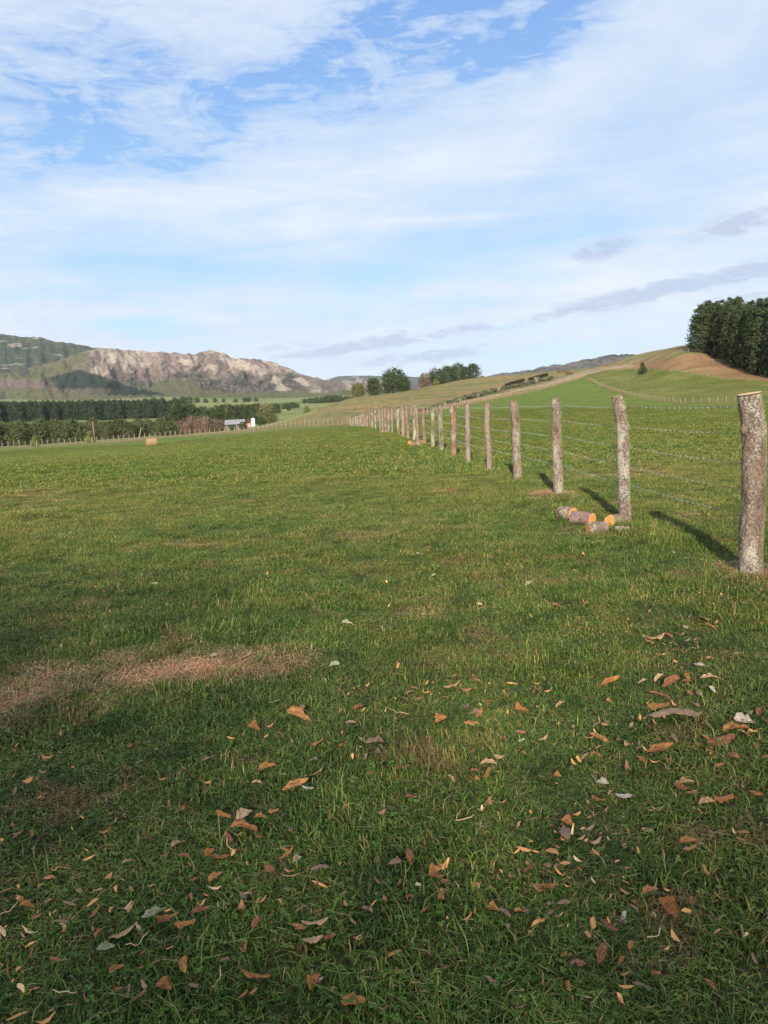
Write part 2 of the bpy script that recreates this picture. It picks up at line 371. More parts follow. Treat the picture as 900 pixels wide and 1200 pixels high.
z_soil = (mid_r & inpoly(gpx, gpy, [(690,433),(705,428),(745,426),(785,420),(806,414),(830,414),(960,424),(960,450),(850,442.5),(800,434.5),(760,430.5),(700,435)])).astype(float)
z_soil = np.maximum(z_soil, (mid_r & inpoly(gpx, gpy, [(560,456),(600,446),(640,441),(640,444),(590,453),(540,466),(510,474),(510,470)])).astype(float)*0.45)
z_val = ((th < math.atan2(ray(372, 470)[0], 1)) & (rad > 215) | (rad > 430)).astype(float)*front
z_val = np.where((rad > 430), 1.0, z_val)
z_yel = (front & (rad > 430) & inpoly(gpx, gpy, [(212,478),(300,477),(345,480),(300,486),(212,487)])).astype(float)*0.8
z_pat = np.zeros_like(rad); nm = rad < 14
wx = gx[nm]+(fbm(gx[nm]*2.2, gy[nm]*2.2, 3, 31)-0.5)*0.5; wy = gy[nm]+(fbm(gx[nm]*2.2, gy[nm]*2.2, 3, 37)-0.5)*0.5
def polydist(x, y, poly):
    d = np.full(x.shape, 1e9); n = len(poly)
    for i in range(n):
        ax, ay = poly[i]; bx, by = poly[(i+1) % n]; ex, ey = bx-ax, by-ay
        w = np.clip(((x-ax)*ex+(y-ay)*ey)/(ex*ex+ey*ey+1e-12), 0, 1); d = np.minimum(d, np.hypot(x-ax-w*ex, y-ay-w*ey))
    return np.where(inpoly(x, y, poly), d, -d)
def patch_mask(x, y, poly, soft):
    x = np.asarray(x, float); y = np.asarray(y, float)
    return np.clip(0.5+(polydist(x, y, poly)+(fbm(x*3.2, y*3.2, 4, 31)-0.5)*0.45)/soft, 0, 1)
z_pat[nm] = patch_mask(gx[nm], gy[nm], PATCHW, 0.16)
z_soilx = np.zeros_like(rad)
for pl in EXTRA: z_soilx[nm] = np.maximum(z_soilx[nm], patch_mask(gx[nm], gy[nm], pl, 0.35))
z_soil = np.maximum(z_soil, z_soilx*0.8)
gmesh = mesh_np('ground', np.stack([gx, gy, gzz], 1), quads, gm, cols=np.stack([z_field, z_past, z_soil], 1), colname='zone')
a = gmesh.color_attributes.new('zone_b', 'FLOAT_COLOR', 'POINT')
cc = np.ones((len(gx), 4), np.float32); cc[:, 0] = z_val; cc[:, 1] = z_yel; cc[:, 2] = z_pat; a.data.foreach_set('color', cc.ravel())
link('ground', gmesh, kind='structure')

# dirt track climbing the hill beside the stakes
tm, t, b = material('track_dirt', 1.0, 0.1)
p = wpos(t)
t.l.new(t.cramp(t.noise(t.mapping(p, (1, 0.3, 1)), 0.8, 6, 0.7), [(0.3, (0.17, 0.13, 0.075)), (0.5, (0.255, 0.20, 0.125)), (0.7, (0.33, 0.25, 0.16))]), b.inputs['Base Color'])
up_e = [(742,427.5),(718,429),(700,430.5),(684,434),(668,440),(650,446),(630,451.5),(606,457),(575,464.5),(545,471),(515,478)]
lo_e = [(742,430.2),(720,432.6),(704,435),(692,438),(680,441.8),(660,447.5),(634,453.2),(608,458.2),(576,465.2),(545,471.4),(515,478.3)]
def resample(pts, n):
    pts = np.array(pts, float); s = np.concatenate([[0], np.cumsum(np.hypot(*np.diff(pts, axis=0).T))]); u = np.linspace(0, s[-1], n)
    return np.stack([np.interp(u, s, pts[:, k]) for k in range(pts.shape[1])], 1)
A1 = np.array([hit(*q, lo=120, hi=420) for q in resample(up_e, 14)]); A2 = np.array([hit(*q, lo=120, hi=420) for q in resample(lo_e, 14)])
A1 = resample(A1, 70); A2 = resample(A2, 70); tv = []; tf = []
for i in range(70):
    for k in range(7):
        w = k/6; x, y = (A1[i, :2]*(1-w)+A2[i, :2]*w); tv.append((x, y, gz(x, y)+(0.14 if 0 < k < 6 else -0.10)))
for i in range(69):
    for k in range(6): tf.append((i*7+k, i*7+k+1, (i+1)*7+k+1, (i+1)*7+k))
link('dirt_track', mesh_np('dirt_track', tv, tf, tm), kind='structure')

# ------------------------------------------------------------------ mountains
mm, t, b = material('mountain_cover', 1.0, 0.05)
p = wpos(t)
base = t.attr('col')
c = t.mix(1.0, base, t.cramp(t.noise(p, 0.045, 7, 0.75), [(0.28, (0.45, 0.44, 0.46)), (0.5, (1, 1, 1)), (0.72, (1.5, 1.42, 1.35))]), 'MULTIPLY')
t.l.new(c, b.inputs['Base Color']); bump(t, b, t.noise(p, 0.025, 9, 0.78), 1.0, 45)
def mountain(name, sky_pts, foot_pts, Yr, Yf, colour, nu=620, nv=110, gully=1.0, power=1.0, back=True, fu=1.0):
    sx_, sy_ = zip(*sky_pts); fx_, fy_ = zip(*foot_pts)
    u = np.linspace(sx_[0], sx_[-1], nu); v = np.linspace(0, 1, nv)
    U, V = np.meshgrid(u, v, indexing='ij')
    ty = np.interp(U, sx_, sy_)+(fbm(U/6, U*0, 5, 3, 0.6)-0.5)*4.4*fu; by = np.interp(U, fx_, fy_)
    rg = 1-np.abs(2*fbm(U/26+V*0.6, V*0.9+U/90, 4, 51)-1); rg2 = fbm(U/7, V*7, 4, 71)
    D = np.array([ray(a_, 470.0) for a_ in u])
    env = np.sin(np.pi*np.clip(V, 0, 1))**0.7
    Y = Yf+(Yr-Yf)*V+gully*(0.11*(Yr-Yf))*env*((rg-0.6)*2.4+(rg2-0.5)*1.2)
    pyv = by+(ty-by)*V**power
    # tan elevation for given pixel row at this column
    n = np.zeros_like(U); x = np.zeros_like(U)
    for dcol in (0,):
        dz = fwd[2]+right[2]*(U-450)/F-up[2]*(pyv-600)/F; dy = fwd[1]+right[1]*(U-450)/F-up[1]*(pyv-600)/F; dx = fwd[0]+right[0]*(U-450)/F-up[0]*(pyv-600)/F
    Z = EYE+dz/dy*Y; X = dx/dy*Y
    col = colour(U, V, pyv, rg, rg2)
    # far side: falls away behind the ridge
    nb = 8; Xb = [X]; Yb = [Y]; Zb = [Z]; cb_ = [col]
    for k in range(1, nb+1):
        s = 1+0.05*k; Xb.append(X[:, -1:]*s); Yb.append(Y[:, -1:]*s); Zb.append(Z[:, -1:]*(1-(k/nb)**1.4*0.95)); cb_.append(col[:, -1:, :])
    X, Y, Z = (np.concatenate(q, 1) for q in (Xb, Yb, Zb)); col = np.concatenate(cb_, 1); m = X.shape[1]
    i, j = np.meshgrid(np.arange(nu-1), np.arange(m-1), indexing='ij')
    f = np.stack([i*m+j, (i+1)*m+j, (i+1)*m+j+1, i*m+j+1], -1).reshape(-1, 4)
    link(name, mesh_np(name, np.stack([X.ravel(), Y.ravel(), Z.ravel()], 1), f, mm, cols=col.reshape(-1, 3)), kind='structure')
def lerp(a, b_, w): return a+(b_-a)*w[..., None]
def ss(x, a, b_): w = np.clip((x-a)/(b_-a), 0, 1); return w*w*(3-2*w)
FOREST = np.array([0.045, 0.070, 0.040]); ROCK = np.array([0.34, 0.268, 0.222]); ROCKL = np.array([0.58, 0.48, 0.38]); GRS = np.array([0.19, 0.19, 0.085]); SCREE = np.array([0.20, 0.165, 0.135]); PURP = np.array([0.25, 0.185, 0.15])
def col_back(U, V, py, rg, rg2):
    n1 = fbm(U/14, py/5, 4, 101); n2 = fbm(U/2.2, py/1.6, 2, 103); n3 = fbm(U/22, py/4, 3, 107)
    c = lerp(GRS*0.62, FOREST, ss(n1*0.5+n2*0.6, 0.36, 0.56))
    c = lerp(c, ROCKL*0.85, ss(n3, 0.66, 0.74)*0.7)
    c = lerp(c, PURP, ss(py, 428, 446)*ss(fbm(U/16, py/4, 3, 109), 0.42, 0.56))
    return c
def col_cliff(U, V, py, rg, rg2):
    wu = U+14*(fbm(U/15, py/9, 3, 161)-0.5); wp = py+9*(fbm(U/11+7, py/8, 3, 163)-0.5)
    n1 = fbm(wu/6, wp/9, 4, 121); n2 = fbm(U/2.6, py/2.2, 3, 123); n3 = fbm(U/18, py/10, 3, 127)
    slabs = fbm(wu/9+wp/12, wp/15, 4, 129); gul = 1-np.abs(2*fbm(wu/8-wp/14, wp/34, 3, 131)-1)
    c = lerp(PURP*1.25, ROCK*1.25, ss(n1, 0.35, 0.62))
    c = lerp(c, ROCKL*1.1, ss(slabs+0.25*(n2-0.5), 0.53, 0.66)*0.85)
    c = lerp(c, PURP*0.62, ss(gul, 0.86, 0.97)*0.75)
    c = lerp(c, np.array([0.085, 0.08, 0.055]), ss(n2, 0.62, 0.74)*0.5)
    low = ss(py+(n3-0.5)*22, 434+0*U, 449)*(1-0.75*ss(U, 330, 380))
    c = lerp(c, SCREE*1.15, low*0.85)
    c = lerp(c, np.array([0.07, 0.08, 0.055]), low*ss(n2*0.6+n3*0.5, 0.50, 0.58)*0.85)
    for (a, b2, w_, h_) in ((128, 420, 7, 13), (152, 431, 5, 9), (168, 428, 6, 5), (282, 428, 16, 9), (302, 434, 9, 8), (322, 446, 10, 9), (330, 456, 12, 5), (352, 447, 8, 5), (250, 432, 7, 5), (215, 424, 8, 4)):
        m_ = 1-np.sqrt(((wu-a-(wp-b2)*0.35)/w_)**2+((wp-b2)/h_)**2); c = lerp(c, ROCKL*1.22, ss(m_+0.7*(n1-0.5), 0.0, 0.45)*0.85)
    dv = ss(-np.abs(U-300-(py-455)*0.3)+(n3-.5)*40, -26, -6)*ss(py, 444, 450)*ss(-U, -322, -312)
    c = lerp(c, np.array([0.085, 0.09, 0.062]), dv*ss(n2, 0.38, 0.55)*0.8)
    sh = ss(-(U-102+(py-412)*0.25)+(n3-0.5)*22, -8, 10)*ss(py-(404+(118-U)*0.12), 0, 3)
    c = lerp(c, GRS*np.array([0.95, 0.92, 0.9]), sh)
    fg = ss(py+(n3-0.5)*9, 456.5, 461)
    c = lerp(c, np.array([0.19, 0.195, 0.085]), fg)
    c = lerp(c, np.array([0.18, 0.18, 0.09]), ss(py-(441+0.18*np.abs(U-205)), 0, 5)*ss(-U, -245, -225)*ss(U, 120, 135))
    edge = (n2-.5)*6
    topl = np.interp(U, [50, 95, 120, 150, 195], [443, 433, 440, 452, 462])+edge; botl = np.interp(U, [50, 90, 130, 170, 195], [452, 460, 464, 464.5, 464])+edge
    c = lerp(c, FOREST*0.72, ss(py-topl, 0, 1.5)*ss(botl-py, 0, 1.5)*ss(U, 50, 60)*ss(-U, -197, -190))
    bk = ss(-U+(n3-.5)*20, -66, -50)*ss(py-(444+(n1-.5)*5), 0, 2)*ss((456+(n1-.5)*6)-py, 0, 2)
    c = lerp(c, PURP*1.05, bk*0.9)
    dk_ = ss(-U+(n3-.5)*30, -62, -40)*ss(444-py, 0, 3)*ss(n2*0.5+n1*0.5, 0.44, 0.54)
    c = lerp(c, FOREST, dk_*0.8)
    rk = ss(-np.abs(U-95)+(n3-.5)*30, -45, -20)*ss(-np.abs(py-458)+(n1-.5)*6, -3.5, -1.5)
    return lerp(c, PURP*1.05, rk*0.7)
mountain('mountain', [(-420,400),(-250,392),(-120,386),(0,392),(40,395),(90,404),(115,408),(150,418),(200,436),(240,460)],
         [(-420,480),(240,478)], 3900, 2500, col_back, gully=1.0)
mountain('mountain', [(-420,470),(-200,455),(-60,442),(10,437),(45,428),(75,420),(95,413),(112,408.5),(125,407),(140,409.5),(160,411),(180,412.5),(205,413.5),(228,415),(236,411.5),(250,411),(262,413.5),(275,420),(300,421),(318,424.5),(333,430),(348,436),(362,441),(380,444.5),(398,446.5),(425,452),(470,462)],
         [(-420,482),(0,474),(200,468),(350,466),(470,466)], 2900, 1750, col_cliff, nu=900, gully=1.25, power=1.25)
def col_mesa(U, V, py, rg, rg2):
    n1 = fbm(U/6, py/3, 3, 141); return lerp(np.array([0.11, 0.125, 0.095]), ROCK*1.1, ss(n1+ss(py, 443, 450)*0.4-ss(U, 440, 470)*0.5, 0.55, 0.75))
mountain('mountain', [(360,450),(385,444),(398,440.5),(430,440),(470,441.5),(520,442),(600,443),(700,450)], [(360,468),(700,466)], 5200, 3800, col_mesa, nu=300, nv=50, gully=0.6, fu=0.3)
def col_grey(U, V, py, rg, rg2):
    n1 = fbm(U/9, py/3, 4, 151); n2 = fbm(U/3, py/1.2, 3, 153)
    c = lerp(np.array([0.185, 0.165, 0.16]), np.array([0.12, 0.12, 0.105]), ss(n1, 0.42, 0.6))
    c = lerp(c, np.array([0.26, 0.235, 0.20]), ss(n2, 0.55, 0.68)*0.6)
    return lerp(c, np.array([0.06, 0.075, 0.055]), ss(-(py-(415+np.abs(U-735)*0.05)), -3.2, -1.5)*ss(U, 690, 700)*ss(-U, -775, -760))
mountain('mountain', [(480,452),(540,446),(575,440),(600,436),(620,433.5),(640,429),(660,427),(680,421.5),(700,419),(715,416),(740,415),(765,416),(800,420),(860,430),(1000,440)],
         [(480,468),(1000,460)], 2900, 1900, col_grey, nu=420, nv=70, gully=1.4)

# ------------------------------------------------------------------ air
hm = bpy.data.materials.new('haze_air'); hm.use_nodes = True; nt_h = hm.node_tree; nt_h.nodes.remove(nt_h.nodes['Principled BSDF'])
pv_ = nt_h.nodes.new('ShaderNodeVolumePrincipled'); pv_.inputs['Color'].default_value = (0.80, 0.88, 1.0, 1); pv_.inputs['Density'].default_value = 0.000036; pv_.inputs['Anisotropy'].default_value = 0.0
nt_h.links.new(pv_.outputs[0], nt_h.nodes['Material Output'].inputs['Volume'])
zlo, zhi = float(gzz.min())-1.0, 560.0
hv = [(sx*12600, sy*12600, z_) for z_ in (zlo, zhi) for sx, sy in ((-1, -1), (1, -1), (1, 1), (-1, 1))]
link('haze', mesh_np('haze', hv, [(0,3,2,1),(4,5,6,7),(0,1,5,4),(1,2,6,5),(2,3,7,6),(3,0,4,7)], hm, False), kind='stuff', label='thin pale blue air haze over the valley and mountains')
# ------------------------------------------------------------------ vegetation
def leaf_mat(name, dark, light, k=0.5, sc=1.5):
    m, t, b = material(name, 0.85, 0.15); p = wpos(t)
    c = t.mix(t.noise(p, sc, 3, 0.6), dark, light)
    c = t.mix(1.0, c, t.attr('col'), 'MULTIPLY'); t.l.new(c, b.inputs['Base Color']); return m
M_PINE = leaf_mat('pine_needles', (0.018, 0.031, 0.013), (0.058, 0.074, 0.028), sc=0.7)
M_WOOD = leaf_mat('distant_conifer_needles', (0.018, 0.030, 0.017), (0.036, 0.052, 0.026), sc=0.12)
M_OAK = leaf_mat('broad_leaves', (0.022, 0.037, 0.014), (0.056, 0.073, 0.027), sc=0.6)
M_OLIVE = leaf_mat('olive_leaves', (0.075, 0.085, 0.030), (0.135, 0.130, 0.052), sc=0.6)
M_WILLOW = leaf_mat('willow_leaves', (0.032, 0.046, 0.017), (0.078, 0.086, 0.032), sc=0.25)
M_RED = leaf_mat('autumn_twigs', (0.10, 0.070, 0.050), (0.165, 0.115, 0.075), sc=0.5)
M_YOUNG = leaf_mat('young_leaves', (0.10, 0.13, 0.035), (0.18, 0.20, 0.06), sc=2)
M_PALE = leaf_mat('pale_twigs', (0.28, 0.24, 0.17), (0.38, 0.33, 0.24), sc=2)
M_HEDGE = leaf_mat('hedge_leaves', (0.055, 0.065, 0.035), (0.10, 0.105, 0.062), sc=0.6)
M_BLACK = leaf_mat('dark_shrub_leaves', (0.020, 0.020, 0.013), (0.045, 0.036, 0.022), sc=1)
M_TRUNK, t, b = material('tree_bark', 0.95, 0.1)
t.l.new(t.mix(t.noise(opos(t), 6, 4, 0.7), (0.07, 0.05, 0.037), (0.15, 0.115, 0.085)), b.inputs['Base Color'])

def crown_mesh(name, mat, h, w, prof, seed, ncl=110, per=26, cs=0.12, leaf=0.30, base=0.08, squash=0.8, upn=0.3, limbs=True):
    """leaf clumps spread through a crown; prof(t) = relative radius at relative height t"""
    g = np.random.RandomState(seed)
    tt_ = base+(1-base)*g.rand(ncl*6); pr = prof(np.clip((tt_-base)/(1-base), 0, 1)); keep = g.rand(ncl*6) < (pr+0.12)
    tt_ = tt_[keep][:ncl]; pr = pr[keep][:ncl]; n = len(tt_)
    th_ = g.rand(n)*2*np.pi; lump = 0.80+0.40*fbm(th_*1.3+seed, tt_*4, 2, seed)
    rho = w/2*pr*lump*np.sqrt(0.25+0.75*g.rand(n)); cen = np.stack([rho*np.cos(th_), rho*np.sin(th_), tt_*h], 1)
    size = cs*w*(0.6+0.8*g.rand(n))*(0.55+0.6*pr)
    off = g.randn(n, per, 3)*np.array([1, 1, squash]); ln = np.linalg.norm(off, axis=2, keepdims=True); off = off/ln*np.minimum(ln, 1.9)*0.62
    pos = (cen[:, None]+off*size[:, None, None]).reshape(-1, 3)
    nrm = off/np.linalg.norm(off, axis=2, keepdims=True)+np.stack([np.cos(th_), np.sin(th_), np.full(n, upn)], 1)[:, None]*0.7+g.randn(n, per, 3)*0.55
    nrm = nrm.reshape(-1, 3); nrm /= np.linalg.norm(nrm, axis=1, keepdims=True)
    a = np.cross(nrm, g.randn(len(nrm), 3)); a /= np.linalg.norm(a, axis=1, keepdims=True)+1e-9; b_ = np.cross(nrm, a)
    s_ = leaf*(0.6+0.8*g.rand(len(nrm), 1)); a = a*s_; b_ = b_*s_*0.6
    v = np.stack([pos-a, pos-b_*0.8, pos+a, pos+b_], 1).reshape(-1, 3); v[:, 2] = np.maximum(v[:, 2], 0.02)
    f = np.arange(len(v)).reshape(-1, 4)
    cl_ = (0.72+0.56*g.rand(n, 1, 1))*(0.85+0.3*g.rand(n, per, 1)); hue = 1+0.12*(g.rand(n, 1, 3)-0.5)
    col = np.repeat((cl_*hue).reshape(-1, 3), 4, 0)
    return mesh_np(name, v, f, mat, smooth=False, cols=col), cen
def trunk_mesh(name, h, r, cen, seed, nl=9, top=0.85, lean=0.03):
    g = random.Random(seed); B = Buf(); bx, by = g.uniform(-lean, lean)*h, g.uniform(-lean, lean)*h
    pts = [(bx*k*k, by*k*k, h*top*k-0.25*(k == 0)) for k in np.linspace(0, 1, 7)]
    B.tube(pts, [r*(1.25 if k == 0 else 1)*(1-0.85*k/6) for k in range(7)], 7)
    idx = g.sample(range(len(cen)), min(nl, len(cen)))
    for i in idx:
        e = cen[i]; zb = max(0.12*h, e[2]*0.62); k = min(zb/(h*top), 1)
        s0 = np.array((bx*k*k, by*k*k, zb)); md = (s0+e)/2+np.array((0, 0, -0.04*h))
        B.tube([s0, md, e], [r*0.38*(1-0.5*k), r*0.24, r*0.07], 5, cap=False)
    return B.mesh(name, M_TRUNK, True)
def tree(name, mat, h, w, prof, seed, label, cat, group=None, loc=(0, 0, 0), tr=0.03, tname='trunk', nl=9, **kw):
    root = link(name, None, loc=loc, label=label, cat=cat, group=group)
    cm, cen = crown_mesh('crown', mat, h, w, prof, seed, **kw)
    link('crown', cm, root); link(tname, trunk_mesh(tname, h, tr*h, cen, seed, nl), root)
    return root
p_pine = lambda t_: np.clip((1-t_**2.7), 0, 1)**0.62*(0.80+0.20*np.minimum(t_/0.18, 1))
p_cone = lambda t_: np.clip(1-t_, 0, 1)**0.75*(0.85+0.15*np.minimum(t_/0.12, 1))+0.05
p_round = lambda t_: np.sqrt(np.clip(1-(2*t_-0.9)**2/1.25, 0.02, 1))
p_bush = lambda t_: np.sqrt(np.clip(1-t_**2, 0.03, 1))

# hilltop grove on the right
protos = [tree('pine_tree', M_PINE, 10, 2.7+0.2*k, p_pine, 200+k, 'x', 'pine tree', 'pines of the hilltop grove', ncl=260, per=26, cs=0.16, leaf=0.15, base=0.04 if k else 0.13, squash=0.75, tr=0.016, nl=16) for k in range(4)]
GROVE = [ # px, py of the foot, height px, proto, label
 (821, 413.5, 57, 0, 'leftmost dark green pine of the hilltop grove with open sky under its lowest boughs'),
 (834, 415.5, 61, 1, 'second pine from the left in the front row of the hilltop grove'),
 (846, 420, 65, 2, 'third pine from the left in the front row of the hilltop grove'),
 (857, 426, 72, 3, 'fourth pine from the left in the front row of the hilltop grove'),
 (868, 430.5, 76, 1, 'fifth pine from the left in the hilltop grove standing on brown soil'),
 (880, 435.5, 80, 2, 'sixth pine from the left in the front row of the hilltop grove'),
 (892, 439, 86, 3, 'pine nearest the right edge of the picture in the front row of the grove'),
 (907, 442, 90, 1, 'front row pine of the grove cut by the right edge of the picture'),
 (922, 445, 92, 2, None), (938, 448, 94, 3, None), (828, 414, 60, 3, None), (840, 415, 66, 1, None), (853, 418, 70, 2, None), (864, 423, 76, 1, None),
 (875, 427, 80, 3, None), (888, 431, 85, 2, None), (901, 434, 89, 1, None), (915, 437, 92, 3, None)]
first = set()
for n, (px, py, hp, k, lab) in enumerate(GROVE):
    x, y, z = hit(px, py, lo=100, hi=420)
    if lab is None:                                     # the rows behind
        if n >= 10: y *= 1.045; x *= 1.045; y *= 1.03; x *= 1.03; hp *= 0.86; z = gz(x, y)
        lab = 'dark pine crown standing behind the front row of the hilltop grove' if n >= 10 else 'dark pine of the hilltop grove beyond the right edge of the picture'
    Hh = hp/F*y; o = protos[k] if k not in first else copy_tree(protos[k]); first.add(k)
    Hh *= 1.02
    o.location = (x, y, z-0.1); o.rotation_euler = (0, 0, n*1.7); Hh *= 0.93+0.09*((n*37) % 7)/6; o.scale = (Hh/10*(0.98 if n % 2 else 1.12),)*2+(Hh/10,); o['label'] = lab
    if n == 0: o.scale[0] *= 1.55; o.scale[1] *= 1.4

def top_h(px, Y, ptop):
    d = ray(px, ptop); return max(1.5, (EYE+d[2]*Y-gz(d[0]*Y, Y)))*F/Y
def put(o, px, Y, py=None, hpx=None, h0=1.0, wid=1.0, **kw):
    d = ray(px, 470); x, y = d[0]*Y, Y; z = gz(x, y); o.location = (x, y, z-0.05)
    if hpx: s_ = hpx/F*Y/h0; o.scale = (s_*wid, s_*wid, s_)
    for k, v in kw.items(): o[k] = v
    return o
# two clumps of trees on the left shoulder of the hill
oak = [tree('oak_tree', M_OAK, 8, 8.2, p_round, 300+k, 'x', 'tree', 'trees on the dry hill shoulder', ncl=150, per=26, cs=0.15, leaf=0.26, base=0.06) for k in range(3)]
oliv = tree('oak_tree', M_OLIVE, 8, 8.0, p_round, 310, 'x', 'tree', 'trees on the dry hill shoulder', ncl=150, per=24, cs=0.15, leaf=0.26, base=0.05)
redt = tree('oak_tree', M_RED, 8, 6.4, p_round, 311, 'x', 'tree', 'trees on the dry hill shoulder', ncl=140, per=22, cs=0.14, leaf=0.24, base=0.03)
put(oliv, 420, 262, hpx=16.5, h0=8, wid=1.0, label='olive green round tree at the left end of the left tree clump on the hill')
put(oak[0], 462, 272, hpx=28, h0=8, wid=0.95, label='tallest dark green tree of the left clump on the hill shoulder')
put(oak[1], 439, 268, hpx=20, h0=8, wid=0.95, label='mid sized dark tree between the olive tree and the tallest tree of the left clump')
put(copy_tree(oak[2]), 474, 266, hpx=18, h0=8, wid=0.85, label='low dark tree at the right foot of the tallest tree of the left clump')
put(redt, 498.5, 312, hpx=18, h0=8, wid=0.95, label='reddish brown bare looking tree at the left end of the right tree clump')
put(oak[2], 513, 318, hpx=20, h0=8, wid=1.0, label='dark green tree beside the reddish tree in the right clump on the hill')
for px, hp, w_, lab in ((526, 20, 0.8, 'rounded dark tree left of the middle of the right clump on the hill'), (537, 21, .8, 'tallest dark tree in the middle of the right clump on the hill'),
                    (547, 15, 0.85, 'low dark tree right of the middle of the right clump on the hill'), (556, 17, 0.9, 'dark tree at the right end of the right clump on the hill skyline')):
    put(copy_tree(oak[(px*7) % 3]), px, 335, hpx=hp, h0=8, wid=w_, label=lab, group='trees on the dry hill shoulder')
sb = tree('bush', M_OLIVE, 2, 2.2, p_bush, 320, 'x', 'bush', 'scattered bushes', ncl=60, per=22, cs=0.22, leaf=0.12, base=0.0, nl=5)
put(sb, 512, 290, hpx=7, h0=2, label='low olive bush on the slope below the right tree clump')
put(copy_tree(sb), 359, 245, hpx=7, h0=2, label='small olive bush at the left foot of the dry hill near the valley')
put(copy_tree(sb), 566, 345, hpx=2.6, h0=2, wid=1.6, label='tiny low bush on the skyline right of the right tree clump')
cb0 = tree('conifer', M_PINE, 3, 1.7, p_cone, 321, 'small dark conifer standing alone on the brown slope', 'conifer', ncl=70, per=24, cs=0.22, leaf=0.12, base=0.03, nl=6)
x, y, z = hit(753, 438, lo=100, hi=420); cb0.location = (x, y, z); cb0.scale = (1.25, 1.25, 1.0)

# valley: tall tree and thickets left of the hill
bt = tree('leafy_tree', M_OLIVE, 8, 7.6, p_round, 330, 'rounded olive green tree beside the white gabled farmhouse', 'tree', ncl=190, per=26, cs=0.14, leaf=0.24, base=0.02)
put(bt, 312, 255, hpx=24, h0=8, wid=0.95)
wil = [tree('willow_bush', M_WILLOW, 6, 6.5, p_bush, 340+k, 'x', 'bush', None, ncl=110, per=22, cs=0.18, leaf=0.28, base=0.0, nl=5) for k in range(3)]
dk = [tree('valley_tree', M_OAK, 8, 7, p_round, 350+k, 'x', 'tree', None, ncl=110, per=22, cs=0.17, leaf=0.30, base=0.0, nl=5) for k in range(3)]
rb = [tree('autumn_bush', M_RED, 4, 5.6, p_bush, 360+k, 'x', 'bush', None, ncl=100, per=22, cs=0.18, leaf=0.20, base=0.0, nl=5) for k in range(2)]
yg = tree('young_tree', M_YOUNG, 3.2, 2.0, p_cone, 370, 'x', 'young tree', None, ncl=50, per=20, cs=0.2, leaf=0.11, base=0.05, nl=4)
rg_ = random.Random(5); used_ = set()
def inst(pl, k):
    o = pl[k]
    if id(o) in used_: return copy_tree(o)
    used_.add(id(o)); return o
for row, (Yc, hp, n_) in enumerate(((255, 20, 26), (300, 24, 24), (350, 22, 20))):
    for k in range(n_):
        px = -45+(k+rg_.uniform(-0.35, 0.35))*(258/n_)*(1.0)
        o = inst(wil, rg_.randrange(3)); Yw = Yc+rg_.uniform(-14, 14); put(o, px, Yw, hpx=top_h(px, Yw, 494.5-px*0.022+rg_.uniform(-2.2, 4.5)+(2-row)*1.5), h0=6, wid=rg_.uniform(0.9, 1.25),
            label='grey green willow bush in the dense thicket below the dark plantation', group='willow thicket in the valley'); o.rotation_euler[2] = rg_.uniform(0, 6)
for px, Yc, hp in ((208, 262, 14), (217, 256, 13), (228, 258, 15), (239, 255, 16), (249, 258, 14), (258, 262, 12), (268, 258, 9), (222, 280, 17), (236, 280, 17)):
    o = inst(rb, rg_.randrange(2)); put(o, px, Yc, hpx=hp, h0=4, wid=1.0, label='reddish brown autumn bush in the row left of the farmhouse', group='reddish bushes beside the farmhouse'); o.rotation_euler[2] = rg_.uniform(0, 6)
for px, Yc, hp in ((203, 390, 22), (211, 400, 26), (219, 395, 24), (228, 400, 17), (237, 400, 18), (246, 395, 17), (256, 400, 19), (266, 395, 21), (275, 400, 19), (284, 398, 20), (293, 400, 18), (300, 396, 19), (262, 350, 15), (272, 352, 16), (252, 348, 17), (241, 350, 18), (285, 360, 15), (296, 350, 14), (230, 352, 16)):
    o = inst(dk, rg_.randrange(3)); put(o, px, Yc, hpx=hp, h0=8, wid=rg_.uniform(0.95, 1.15), label='dark green tree of the grove behind the farmhouse', group='dark trees behind the farmhouse'); o.rotation_euler[2] = rg_.uniform(0, 6)
for px, Yc, hp in ((323, 560, 11), (205, 1250, 6), (214, 1250, 7), (222, 1250, 7), (231, 1250, 6), (241, 1250, 5), (252, 1270, 5), (262, 1260, 4), (276, 1260, 4), (287, 1260, 5), (292, 1270, 5), (300, 1260, 5), (190, 1250, 6), (180, 1250, 6), (170, 1250, 5),
                   (357, 1000, 5), (364, 960, 6), (371, 950, 7), (378, 950, 7), (385, 940, 8), (392, 950, 8), (399, 950, 7), (406, 950, 7), (334, 700, 7), (342, 720, 7), (338, 640, 5), (348, 760, 5), (412, 940, 6)):
    o = inst(dk, rg_.randrange(3)); put(o, px, Yc, hpx=hp, h0=8, wid=rg_.uniform(1.2, 1.7), label='small dark tree dotted along the foot of the mountain', group='far trees along the foot of the mountain'); o.rotation_euler[2] = rg_.uniform(0, 6)
put(yg, 36, 152, hpx=13, h0=3.2, wid=1.3, label='light green young tree behind the stake fence near the left edge')
put(copy_tree(yg), 102, 156, hpx=15, h0=3.2, wid=1.5, label='light green young tree behind the stake fence beside the pole')

